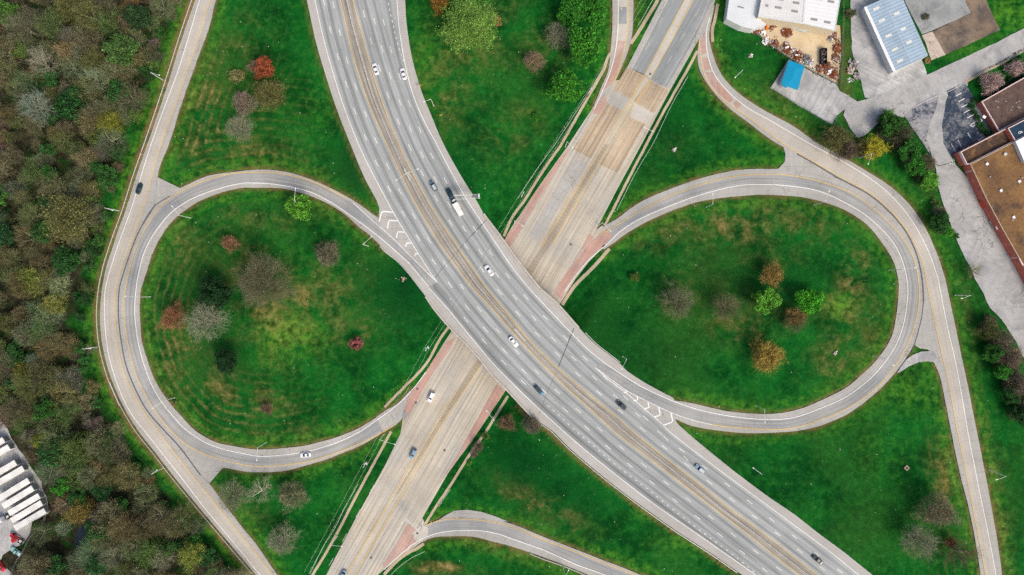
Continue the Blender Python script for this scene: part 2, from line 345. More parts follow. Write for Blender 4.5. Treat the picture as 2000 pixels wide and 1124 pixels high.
def stripe(mb, pts, width, off=.18, hw=False, dash=None, msl=0, smoothc=True):
    """a painted line (or dashes: length, cycle, pixel of one dash's middle) laid on the road surface"""
    c = crv(pts, 4) if smoothc else np.vstack([np.linspace(a, b, 6)[:-1] for a, b in zip(np.array(pts, float)[:-1], np.array(pts, float)[1:])] + [np.array(pts[-1:], float)])
    w = HP(c[:, 0], c[:, 1], off) if hw else W(c[:, 0], c[:, 1], off)
    s = np.concatenate([[0], np.cumsum(np.hypot(*np.diff(w[:, :2], axis=0).T))])
    def seg(s0, s1):
        n = max(2, int((s1 - s0) / 1.2) + 1); t = np.linspace(s0, s1, n)
        q = np.stack([np.interp(t, s, w[:, k]) for k in range(3)], 1)
        d = np.gradient(q[:, :2], axis=0); d /= np.maximum(1e-9, np.hypot(*d.T))[:, None]
        nn = np.stack([-d[:, 1], d[:, 0]], 1) * width / 2
        a = np.column_stack([q[:, :2] + nn, q[:, 2]]); b = np.column_stack([q[:, :2] - nn, q[:, 2]])
        if not hw: a[:, 2] = hh(a[:, 0], a[:, 1]) + off; b[:, 2] = hh(b[:, 0], b[:, 1]) + off
        for i in range(n - 1):
            mb.face([a[i], b[i], b[i + 1], a[i + 1]], msl, [(0, t[i]), (width, t[i]), (width, t[i + 1]), (0, t[i + 1])])
    if dash is None: seg(0, s[-1]); return
    ln, cyc, an = dash
    k = np.argmin(np.hypot(c[:, 0] - an[0], c[:, 1] - an[1])); s0 = (s[k] - ln / 2) % cyc - cyc
    while s0 < s[-1]:
        if s0 + ln > 0: seg(max(0, s0), min(s[-1], s0 + ln))
        s0 += cyc
# ------------------------------------------------------------------ roads
mb = MB(); mid = np.stack(P(HL[6], HY, HZ), 1); vv = np.concatenate([[0], np.cumsum(np.hypot(*np.diff(mid, axis=0).T))])
slot = [1, 0, 0, 0, 0, 2, 2, 0, 0, 0, 0, 1]
for k in range(12):
    a = HP(HL[k], HY, .12); b = HP(HL[k + 1], HY, .12)
    for i in range(len(HY) - 1):
        if max(HL[k + 1][i] - HL[k][i], HL[k + 1][i + 1] - HL[k][i + 1]) < .6: continue
        if slot[k] == 0: uv = [(k, vv[i + 1]), (k + 1, vv[i + 1]), (k + 1, vv[i]), (k, vv[i])]
        else:
            d0 = np.hypot(*(b[i] - a[i])[:2]); d1 = np.hypot(*(b[i + 1] - a[i + 1])[:2])
            uv = [(0, vv[i + 1]), (d1, vv[i + 1]), (d0, vv[i]), (0, vv[i])]
        mb.face([a[i + 1], b[i + 1], b[i], a[i]], slot[k], uv)
for k in (0, 12):                                            # slab edge and underside
    a = HP(HL[k], HY, .12); b = HP(HL[k], HY, -1.2)
    for i in range(len(HY) - 1): mb.face([a[i], a[i + 1], b[i + 1], b[i]], 1)
a = HP(HL[0], HY, -1.2); b = HP(HL[12], HY, -1.2)
for i in range(len(HY) - 1): mb.face([a[i], b[i], b[i + 1], a[i + 1]], 1)
tag(mb.build('highway', [M['deck'], M['shoulder'], M['median']]), kind='structure')
FP.append(hwp)

# arterial: horizontal slices of the picture, u across and v along
mb = MB(); xl = lin_y(AL, AY); xr = lin_y(AR, AY); dv = np.array([.50, -.866])
for i in range(len(AY) - 1):
    n = 6; t = np.linspace(0, 1, n + 1)
    r0 = W(xl[i] + (xr[i] - xl[i]) * t, np.full(n + 1, AY[i]), .10); r1 = W(xl[i + 1] + (xr[i + 1] - xl[i + 1]) * t, np.full(n + 1, AY[i + 1]), .10)
    for j in range(n):
        q = [r1[j], r1[j + 1], r0[j + 1], r0[j]]
        mb.face(q, 0, [(p[0] * .866 - p[1] * .5, p[0] * .5 + p[1] * .866) for p in q])
for xs in (xl, xr):
    w = W(xs, AY, .10)
    for i in range(len(AY) - 1): mb.face([w[i], w[i + 1], w[i + 1] - [0, 0, .5], w[i] - [0, 0, .5]])
tag(mb.build('arterial_road', M['arterial']), kind='structure'); FP.append(arp)

# pavement patches of the arterial (each sheet sits a few cm above the last)
UA = math.radians(-30)
def ap(pts, m, off=.135, jag=0): patch('road_surface', pts, M[m], off, 2.5, uvang=UA, jag=jag)
ap([(1225,131),(1290,5),(1322,-58),(1424,-58),(1395,0),(1380,44),(1358,86),(1308,174),(1269,156),(1258,147)], 'asphalt')
ap([(1259,146),(1337,0),(1368,-58),(1384,-58),(1352,0),(1271,155)], 'palepatch', .15)
ap([(1225,131),(1235,136),(1304,3),(1336,-57),(1323,-57),(1291,5)], 'ramp', .15)
ap([(1308,174),(1301,171),(1352,84),(1388,8),(1395,0),(1380,44),(1358,86)], 'ramp', .15)
ap([(1225,131),(1259,146),(1231,193),(1197,177)], 'brownlane')
ap([(1269,157),(1306,177),(1277,222),(1237,199)], 'brownlane')
ap([(1185,202),(1213,215),(1183,266),(1155,310),(1120,292),(1150,245)], 'brownlane')
ap([(1230,229),(1260,243),(1233,290),(1206,338),(1172,321),(1200,281)], 'brownlane')
ap([(1197,177),(1231,193),(1213,215),(1185,202)], 'ramp', .15)
ap([(1237,199),(1277,222),(1262,243),(1230,229)], 'palepatch', .15)
ap([(1146,318),(1090,410),(1050,472),(1030,462),(1082,376),(1120,312)], 'ramp', .13)
ap([(1147,446),(1160,452),(1176,441),(1192,458),(1186,480),(1166,474),(1150,466)], 'arterial', .107)
# the raised-looking brown median between the yellow lines
ap([(1182,282),(1189,283),(1167,320),(1131,381),(1076,477),(1054,512),(1038,540),(1024,531),(1040,512),(1059,483),(1122,381)], 'medstrip', .16)
ap([(903,748),(940,691),(953,697),(935,718),(855,840),(811,912),(780,962),(771,970),(802,918),(848,839)], 'medstrip', .16)
# worn red lanes
ap([(1109,291),(1112,294),(1056,383),(1023,440),(985,502),(966,496),(1001,446),(1052,367)], 'red', .16)
ap([(1180,184),(1186,200),(1172,224),(1158,222),(1160,213)], 'red', .16)
ap([(1151,456),(1159,463),(1136,492)], 'red', .16)
ap([(1185,448),(1197,462),(1150,507),(1124,540),(1096,584),(1080,572),(1107,530),(1136,492),(1156,471)], 'red', .165)
ap([(872,668),(890,660),(872,694),(845,732),(817,780),(797,815),(790,800),(797,775),(823,742),(851,696)], 'red', .16)
ap([(970,751),(986,765),(955,810),(938,836),(922,862),(874,924),(856,948),(894,888),(921,840)], 'red', .16)
ap([(797,1023),(812,1034),(805,1041),(812,1060),(787,1082),(752,1109),(746,1104),(774,1066)], 'red', .16)
ap([(806,1040),(824,1026),(836,1031),(836,1048),(812,1058)], 'palepatch', .17)
ap([(788,802),(797,808),(790,822),(786,815)], 'asphalt', .17)

# ---- ramps: pale shoulders, then the darker traffic lane laid on top
OLl = [(408,-70),(381,0),(360,62),(332,150),(310,217),(288,281),(267,341),(245,411),(225,466),(210,513),(199,562),(195,612),(198,662),(207,707),(220,747),(240,792),(270,842),(300,880),(337,928),(390,993),(445,1058),(497,1120),(560,1200)]
DK = [(300,405),(272,451),(255,493),(240,538),(233,565),(231,612),(237,669),(247,717),(265,762),(287,802),(322,843),(350,873),(392,929)]
OLr = [(446,-70),(422,0),(405,62),(380,130),(355,200),(330,281),(315,316),(307,346)] + DK + [(409,945),(437,983),(475,1033),(500,1063),(539,1120),(602,1200)]
OLy = [(434,-70),(410,0),(390,67),(365,140),(342,207),(316,280),(297,341),(277,413),(257,471),(240,518),(227,562),(225,592),(226,637),(231,682),(242,729),(260,767),(280,802),(308,841),(337,880),(375,928),(412,973),(462,1035),(500,1081),(530,1120),(592,1200)]
OLw = [(416,-70),(390,0),(370,67),(347,140),(322,207),(296,279),(275,346),(257,406),(237,461),(220,511),(206,562),(204,607),(206,649),(212,692),(225,739),(242,782),(260,814),(282,842),(312,880),(350,928),(400,993),(450,1053),(500,1114),(568,1200)]
ribbon('outer_ramp', OLl, OLr, M['ramp'], ramp=True)
ribbon('ramp_surface', OLw, OLy, M['outerlane'], .14, fp=False, skirt=0)
LLi = [(752,489),(720,458),(700,443),(675,420),(640,398),(600,381),(550,368),(500,367),(475,367),(437,375),(400,388),(375,401),(345,423),(320,453),(300,488),(287,528),(277,558),(275,567),(272,602),(274,637),(277,667),(287,702),(302,742),(325,779),(355,814),(382,842),(420,863),(462,873),(500,878),(537,877),(587,872),(637,860),(687,843),(725,822),(752,803),(775,789),(803,762)]
LLo = [(765,458),(747,432),(730,420),(700,398),(675,383),(625,358),(575,340),(537,333),(500,332),(425,340),(387,351),(352,368),(325,385)] + DK + [(412,921),(435,914),(462,919),(500,923),(562,919),(612,905),(662,888),(705,870),(750,844),(775,829),(786,817),(806,782)]
LLw = [(837,560),(800,515),(750,471),(725,451),(687,423),(650,398),(612,378),(575,367),(525,359),(500,358),(475,358),(437,366),(400,378),(370,391),(337,413),(312,441),(295,466),(280,498),(270,538),(266,562),(263,600),(265,637),(271,675),(282,715),(300,760),(322,794),(350,827),(366,842),(400,864),(437,878),(487,889),(512,892),(562,888),(612,879),(662,863),(705,842),(737,820),(775,792),(807,760),(832,727)]
LLy = [(675,388),(635,366),(587,348),(537,338),(500,337),(450,340),(400,353),(350,376),(317,401),(295,428),(275,463),(262,493),(250,538),(245,562),(242,587),(243,624),(250,674),(265,732),(287,777),(310,812),(334,842),(370,873),(412,892),(462,905),(500,911),(550,909),(600,902),(650,887),(700,868),(750,843),(768,831)]
ribbon('loop_ramp', LLi, LLo, M['ramp'], ramp=True)
ribbon('ramp_surface', LLw[:-3], [(854,552),(762,461),(689,397)] + LLy[:-1], M['ramplane'], .15, fp=False, skirt=0)
patch('ramp_surface', [(307,346),(352,368),(325,386),(302,408)], M['ramp'], .11, 2, fp=True, skirt=.4)
patch('ramp_surface', [(390,927),(412,920),(436,913),(409,944)], M['ramp'], .11, 2, fp=True, skirt=.4)
ORl = [(1372,40),(1364,86),(1363,117),(1370,145),(1395,182),(1425,212),(1462,240),(1500,269),(1530,287),(1557,301),(1592,321),(1637,347),(1695,378),(1737,413),(1770,453),(1792,501),(1802,551),(1805,590),(1815,655),(1825,709),(1835,732),(1847,787),(1858,843),(1875,925),(1895,1005),(1912,1100),(1926,1200)]
ORr = [(1396,10),(1386,60),(1386,82),(1395,115),(1412,150),(1440,180),(1475,205),(1500,220),(1550,247),(1597,280),(1640,303),(1687,331),(1737,363),(1775,398),(1805,441),(1827,488),(1842,531),(1850,562),(1862,619),(1875,682),(1890,752),(1908,843),(1930,955),(1947,1050),(1957,1123),(1968,1200)]
ORy = [(1365,80),(1370,120),(1382,160),(1410,192),(1450,222),(1500,257),(1530,281),(1575,308),(1637,343),(1700,378),(1740,413),(1775,456),(1800,506),(1811,558),(1825,624),(1837,682),(1850,737),(1860,787),(1870,843),(1887,925),(1905,1018),(1925,1123),(1938,1200)]
ORw = [(1386,35),(1380,60),(1381,100),(1395,145),(1425,182),(1462,212),(1500,233),(1580,280),(1650,318),(1712,358),(1755,398),(1787,441),(1812,488),(1830,538),(1836,565),(1850,637),(1865,702),(1880,782),(1890,843),(1912,955),(1930,1043),(1945,1123),(1955,1200)]
ribbon('outer_ramp', ORl, ORr, M['ramp'], .115, ramp=True)
ribbon('ramp_surface', ORw[1:], ORy, M['outerlane'], .15, fp=False, skirt=0)
LRi = [(1314,782),(1362,790),(1425,804),(1500,809),(1550,803),(1600,784),(1650,759),(1687,729),(1717,697),(1740,662),(1752,612),(1755,562),(1754,543),(1745,511),(1725,478),(1695,441),(1655,413),(1612,396),(1575,387),(1525,382),(1500,381),(1475,381),(1425,385),(1375,392),(1337,403),(1287,423),(1250,441),(1225,456),(1195,478),(1180,488)]
LRo = [(1317,818),(1350,832),(1400,841),(1450,846),(1500,846),(1557,842),(1600,832),(1650,812),(1687,787),(1725,754),(1752,724),(1772,697),(1787,667),(1800,620),(1805,587),(1802,551),(1792,501),(1770,453),(1737,413),(1695,378),(1637,350),(1600,338),(1552,331),(1500,330),(1475,330),(1425,335),(1375,347),(1325,363),(1275,383),(1237,403),(1200,431),(1180,443),(1160,458)]
LRw = [(1207,727),(1250,754),(1310,782),(1362,800),(1425,813),(1497,820),(1550,816),(1600,799),(1650,777),(1695,744),(1725,712),(1750,674),(1765,632),(1772,587),(1773,560),(1765,518),(1750,483),(1725,451),(1687,418),(1650,396),(1612,378),(1575,368),(1525,362),(1500,361),(1450,362),(1400,372),(1350,387),(1300,406),(1250,428),(1212,452),(1185,478),(1150,508),(1125,538),(1103,570)]
LRy = [(1390,830),(1425,834),(1497,839),(1550,836),(1612,817),(1662,794),(1707,762),(1740,727),(1767,684),(1785,642),(1794,599),(1795,558),(1787,513),(1770,476),(1737,436),(1700,403),(1662,377),(1612,358),(1562,346),(1525,341),(1500,341),(1450,343),(1400,352),(1350,368),(1300,387),(1250,413),(1212,436),(1170,461)]
LRg = [(1162,718),(1175,727),(1222,762),(1262,783),(1310,806),(1350,820),(1390,830)]
ribbon('loop_ramp', LRi, LRo, M['ramp'], ramp=True)
ribbon('ramp_surface', [(1175,712)] + LRw[:-3], LRg[:-1] + LRy, M['ramplane'], .15, fp=False, skirt=0)
patch('ramp_surface', [(1530,287),(1560,302),(1600,322),(1640,348),(1600,340),(1552,332),(1500,331),(1520,330),(1533,316),(1534,300)], M['ramp'], .11, 2, fp=True, skirt=.4)
patch('ramp_surface', [(1804,578),(1811,620),(1822,690),(1812,683),(1797,681),(1786,674),(1788,668),(1799,625)], M['ramp'], .11, 2, fp=True, skirt=.4)
patch('gravel_path', [(1752,728),(1770,703),(1782,694),(1800,687),(1826,686),(1830,709),(1812,706),(1795,708),(1775,716),(1757,728)], M['gravel'], .13, 2, fp=True, skirt=.2)
TRl = [(1192,-70),(1196,0),(1196,50),(1192,100),(1188,140),(1174,172),(1160,205)]
TRr = [(1232,-70),(1237,0),(1236,50),(1232,82),(1221,115),(1206,150),(1188,185)]
TRw = [(1204,-70),(1207,0),(1207,50),(1202,100),(1192,140),(1175,182),(1160,214)]
TRy = [(1224,-70),(1227,0),(1227,45),(1220,95),(1207,140),(1197,165)]
ribbon('exit_ramp', TRl, TRr, M['ramp'], .112, ramp=True)
ribbon('ramp_surface', TRw[:-1], TRy, M['palepatch'], .145, fp=False, skirt=0)
ap([(1208,80),(1221,80),(1213,122),(1198,163),(1178,178),(1190,146),(1202,104)], 'red', .165)
ap([(1209,14),(1224,14),(1224,47),(1208,47)], 'asphalt', .165)
BRo = [(826,1031),(862,1014),(900,1012),(950,1014),(1000,1024),(1062,1049),(1125,1074),(1200,1103),(1250,1123),(1400,1190)]
BRi = [(826,1058),(845,1051),(870,1048),(925,1049),(962,1058),(1000,1068),(1062,1089),(1112,1108),(1150,1124),(1300,1190)]
BRy = [(830,1027),(862,1016),(900,1014),(950,1018),(1000,1030),(1062,1055),(1125,1079),(1187,1103),(1237,1123),(1380,1190)]
BRw = [(750,1113),(775,1090),(812,1060),(850,1043),(887,1037),(937,1037),(975,1044),(1000,1053),(1062,1075),(1125,1103),(1180,1123),(1330,1190)]
ribbon('entry_ramp', BRi, BRo, M['ramp'], .112, ramp=True)
ribbon('ramp_surface', BRw[2:], BRy, M['ramplane'], .145, fp=False, skirt=0)
patch('gravel_path', [(855,1017),(872,1006),(887,998),(912,996),(940,1000),(965,1008),(992,1019),(975,1019),(945,1013),(900,1011)], M['ramp'], .10, 2, fp=True)
# red patches of the right-hand outer ramp
def rp(pts): patch('ramp_surface', pts, M['red'], .175, 2)
rp([(1367,82),(1377,62),(1380,104),(1370,108)]); rp([(1371,113),(1383,113),(1391,136),(1376,138)])
rp([(1378,142),(1394,142),(1406,164),(1424,184),(1432,196),(1424,201),(1405,184),(1388,165)]); rp([(1432,203),(1438,196),(1448,204),(1440,214)])
# gores between highway and ramps
gore = patch('ramp_surface', [(741,404),(770,419),(800,469),(825,509),(852,550),(838,536),(800,497),(762,461),(738,441)], M['ramp'], .125, 2)
gore = patch('ramp_surface', [(1175,727),(1222,762),(1262,784),(1310,807),(1318,812),(1318,836),(1308,841),(1262,801),(1222,767),(1195,747)], M['ramp'], .125, 2)
for o in [o for o in bpy.data.objects if o.name.startswith('ramp_surface')][-2:]:
    for v in o.data.vertices: v.co.z = max(v.co.z, HZ + .155)

# ------------------------------------------------------------------ painted lines
wm = MB(); ym = MB(); tm = MB(); pm = MB()
E = lambda l: [tuple(q) for q in ext(l)]
LW1 = [(615,0),(632,75),(650,140),(672,210),(700,281),(722,328),(750,381),(770,418),(800,468),(825,508),(854,552)]
RW1 = RW[:16]; RW2 = [(1162,718),(1195,747),(1222,767),(1262,802),(1285,821),(1307,843)] + RW[22:]
stripe(wm, E(LW1)[:-1], .30, .17, True); stripe(wm, LW[11:] + [E(LW)[-1]], .30, .17, True); stripe(wm, E(RW1)[:-1], .30, .17, True)
stripe(wm, RW2 + [E(RW)[-1]], .30, .19, True)
stripe(wm, [(689,396),(725,429),(762,461),(810,509),(854,552)], .26, .21)
DS = (3.05, 12.2)
for l, an in ((L1, (660,112)), (L2, (678,118)), (R1, (725,81)), (R2, (732,42)), (R3[:18], (764,98))):
    stripe(wm, E(l) if l is not R3[:18] else l, .26, .17, True, (*DS, an))
stripe(wm, L0[11:17], .26, .17, True, (*DS, (910,625)))
stripe(wm, [(1069,792)] + L0[17:] + [E(L0)[-1]], .28, .17, True, (.95, 2.9, (1160,872)))
stripe(wm, [(752,-40),(758,1),(766,42),(777,87),(791,127)], .26, .17, True, (.95, 2.5, (766,42)))
for l in (LY, RY): stripe(ym, E(l), .29, .17, True)
for l, w_ in ((OLw, .34), (LLw[1:], .34), (ORw, .34), (LRw, .34), (TRw, .34), (BRw, .34)): stripe(wm, l, w_, .21)
stripe(wm, [(837,560),(800,515)], .24, .21)
stripe(wm, LRg, .24, .22)
for l in (OLy, LLy, ORy, LRy, TRy, BRy): stripe(ym, l, .31, .21)
for ch in ([(741,433),(746,413),(768,415)], [(757,447),(759,431),(778,432)], [(775,465),(776,453),(790,454)], [(792,482),(794,475),(803,475)], [(810,501),(811,496),(817,496)]):
    stripe(wm, ch, .55, .215, True, smoothc=False)
for ch in ([(1310,806),(1314,824),(1295,831)], [(1286,796),(1290,811),(1277,815)], [(1265,786),(1268,796),(1257,799)], [(1244,774),(1246,782),(1237,783)], [(1222,762),(1224,767),(1218,767)]):
    stripe(wm, ch, .55, .215, True, smoothc=False)
# arterial lines (faded lane lines, double yellow, edge lines)
for l in ([(1338,-58),(1304,0),(1235,131)], [(1408,-58),(1360,57),(1295,172)], [(1155,471),(1136,492),(1107,531),(1088,558)], [(1057,383),(1024,440),(986,502)], [(892,660),(872,694),(845,732),(817,780),(785,850)]):
    stripe(pm, l, .16, .19)
for l in ([(1355,-30),(1338,0),(1260,145),(1180,281),(1120,381),(1057,483)], [(1388,-60),(1354,0),(1270,155),(1192,283),(1135,381),(1079,478)], [(896,757),(845,839),(765,975),(690,1100),(678,1124),(640,1190)], [(937,717),(857,840),(780,975),(692,1124),(652,1190)]):
    stripe(ym, l, .32, .19)
for l, an in (([(1314,0),(1222,166),(1122,330),(1000,530)], (1298,45)), ([(886,690),(860,735),(800,835),(735,940),(640,1110)], (867,725)), ([(1366,18),(1250,215),(1110,455),(1050,555)], (1309,118)), ([(950,720),(900,800),(830,915),(700,1130)], (922,770))):
    stripe(pm, l, .16, .19, False, (4.0, 12.2, an))
# dark joints and sealed seams
stripe(tm, [(1121,641),(1107,676),(1091,716)], .38, .14, True); stripe(tm, [(1091,716),(1070,765),(1052,812)], .12, .14, True)
stripe(tm, [(950,430),(920,461),(897,488),(860,530),(843,553)], .16, .14, True)
stripe(tm, [(947,433),(920,462)], .35, .142, True)
stripe(tm, [(a + 5, b) for a, b in L1[1:]], .16, .14, True)
stripe(tm, [(a + 3, b) for a, b in L0[13:19]], .10, .14, True)
stripe(tm, DK, .5, .19); stripe(tm, [(332,383)] + DK[:3], .35, .195); stripe(tm, [(1557,301),(1592,321),(1637,348),(1695,379),(1737,414),(1770,454),(1792,502),(1802,552),(1804,590)], .55, .19)
stripe(tm, [(1804,590),(1800,622),(1788,668),(1780,690)], .3, .19)
for cx, cy in ((1270,145),(1115,478),(868,880),(815,1042),(725,1090),(815,760),(812,787)):
    c = W1(cx, cy, .2); tm.face([(c.x + .55 * math.cos(t), c.y + .55 * math.sin(t), c.z) for t in np.arange(8) * PI / 4])
# parking bays of the dark lot
for a, b in (((1867,188),(1878,182)),((1872,199),(1884,193)),((1878,210),(1890,204)),((1883,221),(1897,213)),((1889,231),(1904,223)),((1911,275),(1923,267)),((1895,245),(1914,232)),((1899,248),(1919,236)),((1895,245),(1899,248)),((1914,232),(1919,236)),((1901,241),(1905,244)),((1907,237),(1912,240)),((1858,281),(1866,296)),((1871,274),(1877,286)),((1890,260),(1896,270))):
    stripe(wm, [a, b], .32, .22, smoothc=False)
stripe(wm, [(1766,222),(1798,203),(1832,187)], .16, .2); stripe(wm, [(1852,180),(1884,163)], .16, .2)
for i in range(9): stripe(pm, [(1783 + i * 3.2, 232 + i * 7), (1791 + i * 3.2, 228 + i * 7)], .15, .22, smoothc=False)
tag(wm.build('road_markings', M['white']), kind='structure'); tag(ym.build('road_markings', M['yellow']), kind='structure')
tag(pm.build('road_markings', M['wornpaint']), kind='structure'); tag(tm.build('road_surface', M['tar']), kind='structure')

# ------------------------------------------------------------------ footpaths, lots and yards
def walk(pts, w=1.15): 
    p = crv(pts, 6); d = np.gradient(p, axis=0); d /= np.hypot(*d.T)[:, None]; n = np.stack([-d[:, 1], d[:, 0]], 1) * (w / S / 2)
    j = rng.normal(0, .35, len(p))[:, None]
    ribbon('sidewalk', p + n * (1 + j * .25), p - n * (1 - j * .25), M['walk'], .14, 1.5, skirt=.3, fp=False)
walk([(1192,104),(1186,116),(1180,135),(1165,162),(1140,205),(1097,281),(1060,335),(1025,391),(1000,426),(984,462)])
walk([(1285,0),(1260,42),(1232,86)], 1.5); walk([(1362,100),(1335,150),(1298,215),(1268,272),(1235,335),(1197,411),(1181,441)])
walk([(1190,486),(1170,510),(1150,531),(1120,562),(1098,596)], 1.5); walk([(875,640),(856,668),(832,712),(792,754),(770,776),(751,796)])
walk([(764,843),(735,897),(707,948),(684,992),(662,1035),(637,1080),(608,1128),(580,1180)]); walk([(992,774),(972,806),(948,845),(920,884),(885,940),(845,1000),(831,1024)])
walk([(828,1063),(810,1074),(792,1083),(770,1101),(750,1123)], 1.4); walk([(1402,8),(1396,40),(1391,60),(1392,82)], 1.3)
walk([(1885,160),(1915,143),(1950,126),(2000,97),(2060,65)], 1.7)
patch('street', [(2090,10),(2000,55),(1945,84),(1880,114),(1812,146),(1760,170),(1700,192),(1672,199),(1652,208),(1647,225),(1660,250),(1675,270),(1690,264),(1715,242),(1732,220),(1775,199),(1835,174),(1885,156),(1945,129),(2000,101),(2090,55)], M['street'], .14, 3, fp=True, skirt=.3, jag=.4, uvang=.45)
patch('gravel_lot', [(1650,-70),(1662,0),(1661,50),(1666,110),(1677,142),(1686,172),(1688,190),(1705,196),(1760,172),(1812,147),(1800,118),(1770,50),(1748,-70)], M['gravel'], .12, 3, fp=True, skirt=.3, jag=.8, uvang=1.1)
patch('parking_lot', [(1541,116),(1505,172),(1560,206),(1625,243),(1634,226),(1660,206),(1675,199),(1655,186),(1640,178),(1634,165),(1590,143)], M['gravel'], .12, 3, fp=True, skirt=.4, jag=.3, uvang=-.5)
patch('yard_ground', [(1455,52),(1480,66),(1512,92),(1541,112),(1590,141),(1634,163),(1641,130),(1643,90),(1641,50),(1560,40),(1480,30)], M['dirt'], .12, 3, fp=True, skirt=.3, jag=.6)
patch('gravel_lot', [(1733,221),(1764,230),(1800,206),(1840,188),(1890,168),(1890,153),(1835,172),(1775,198)], M['gravel'], .10, 3, fp=True, skirt=.2)
patch('parking_lot', [(1764,221),(1795,203),(1833,184),(1834,205),(1822,240),(1820,270),(1826,300),(1835,345),(1822,310),(1806,285),(1783,252)], M['palelot'], .135, 3, jag=.6, uvang=.4)
patch('parking_lot', [(1764,221),(1795,203),(1838,182),(1884,162),(1906,196),(1924,232),(1937,262),(1912,275),(1875,296),(1858,312),(1835,345),(1822,310),(1806,285),(1783,252)], M['darklot'], .12, 3, fp=True, skirt=.3, jag=.4, uvang=.4)
patch('gravel_lot', [(1833,184),(1851,177),(1852,186),(1845,215),(1840,245),(1843,280),(1866,322),(1892,350),(1916,392),(1942,440),(1978,512),(2006,568),(2080,690),(2060,800),(2000,702),(1985,668),(1957,625),(1933,602),(1912,558),(1887,506),(1867,466),(1845,406),(1832,363),(1827,330),(1816,292),(1809,272),(1812,250),(1824,225)], M['street'], .155, 3, fp=True, skirt=.2, jag=.9, uvang=1.1)
patch('concrete_ground', [(1767,-60),(1767,2),(1801,68),(1853,46),(1896,26),(1876,-60)], M['slab'], .14, 3, fp=True, skirt=.4, jag=.3, uvang=.45)
patch('concrete_ground', [(1822,62),(1896,26),(1885,3),(1912,-40),(1930,10),(1953,58),(1900,83),(1847,107)], M['slabbrown'], .16, 3, fp=True, skirt=.5, jag=.4, uvang=.45)
patch('concrete_ground', [(1801,69),(1822,62),(1835,85),(1847,107),(1820,118)], M['slabpink'], .15, 3, fp=True, skirt=.5, jag=.5)
patch('gravel_lot', [(-80,800),(0,818),(14,838),(30,868),(46,890),(62,915),(80,940),(96,985),(92,1004),(62,1020),(58,1045),(44,1062),(22,1072),(8,1085),(0,1100),(28,1124),(20,1180),(-80,1180)], M['gravel'], .12, 3, fp=True, skirt=.2, jag=1.2)
patch('creek_water', [(198,972),(206,985),(190,1005),(180,1030),(166,1046),(158,1068),(146,1074),(144,1052),(152,1032),(168,1018),(180,996)], plain('creek_water', (.018, .025, .032), .12, .3, .6), .06, 3, jag=1.0)
tag(bpy.data.objects['creek_water'], kind='structure')

# ------------------------------------------------------------------ the ground sheet
def axis(lo, hi, st):
    a = list(np.arange(lo, hi + .01, st)); d = st
    while a[-1] < 3500: d *= 1.5; a.append(a[-1] + d)
    d = st
    while a[0] > -3500: d *= 1.5; a.insert(0, a[0] - d)
    return np.array(a)
ax = axis(-250, 250, 1.5); ay = axis(-145, 145, 1.5); nx, ny = len(ax), len(ay)
X, Y = np.meshgrid(ax, ay, indexing='ij'); Z = hh(X, Y)
ins = np.zeros(X.shape, bool)
for p in FP:
    lo, hi = p.min(0), p.max(0); k = (X > lo[0]) & (X < hi[0]) & (Y > lo[1]) & (Y < hi[1])
    ins[k] |= inside(X[k], Y[k], p)
Zg = Z - np.where(ins, .45, 0) + np.where(ins, 0, rng.normal(0, .02, Z.shape))
kf = S * (1 - Z / H); PX = X / kf + 1000; PY = 562 - Y / kf          # pixel each ground point is seen at, to place dry patches
rd = np.full(X.shape, 1e9)
core = (np.abs(X) < 251) & (np.abs(Y) < 146)
for p in RAMP_FP: rd[core] = np.minimum(rd[core], poly_dist(X[core], Y[core], p))
DRY = [(395,190,55,110,15,.55),(500,300,110,40,10,.5),(350,270,30,60,15,.5),(470,80,60,60,0,.2),(545,610,90,75,25,.95),(590,585,22,28,0,1.2),(470,540,60,55,0,.7),(640,560,70,60,0,.45),(690,640,70,45,-25,.45),(355,680,55,90,-10,.5),(430,740,40,60,-20,.6),(520,790,55,30,0,.45),(560,850,120,22,-8,.35),(500,430,90,25,0,.35),(350,480,40,60,30,.4),(640,400,60,25,30,.3),
 (1665,560,28,95,8,.95),(1640,690,45,60,20,.55),(1625,600,22,25,0,.7),(1420,440,130,42,-6,.75),(1300,450,70,30,-20,.4),(1560,440,90,35,10,.5),(1430,640,45,30,20,.9),(1510,600,70,40,0,.4),(1500,510,60,30,0,.35),(1360,560,60,40,0,.3),(1700,640,25,60,15,.5),
 (868,1108,58,9,4,1.3),(835,1112,22,12,0,.9),(1050,985,90,22,28,.8),(970,1068,70,16,14,.55),(1840,940,18,70,-8,.95),(1845,880,20,70,-5,.5),(1950,1000,18,140,-8,.6),(1930,880,12,120,-8,.5),(1890,620,14,90,-10,.4),(870,150,65,100,0,.5),(930,110,60,50,0,.5),(1050,90,60,60,0,.3),(1010,250,70,40,-40,.35),(1320,290,60,30,-30,.1),(1790,330,16,70,-40,.6),(1510,190,60,18,35,.4),(1560,240,60,12,32,.5),(480,1000,50,40,0,.3),(960,20,70,30,0,.3),(1470,60,14,30,-40,.3),(1400,115,14,30,0,.3),(1325,596,30,26,0,.45),(640,505,22,20,0,.4),(547,1062,24,22,0,.4),(1800,1066,28,26,0,.45),(464,252,26,20,0,.4),(1092,72,24,22,0,.4),(338,630,22,20,0,.4),(400,640,30,26,0,.4),(1499,705,26,22,0,.45)]
dry = np.zeros(X.shape)
for cx, cy, rx, ry, an, k in DRY:
    c, s_ = math.cos(math.radians(an)), math.sin(math.radians(an)); dx, dy = PX - cx, PY - cy
    q = ((dx * c + dy * s_) / rx) ** 2 + ((-dx * s_ + dy * c) / ry) ** 2
    dry = np.maximum(dry, k * np.exp(-q * 1.1))
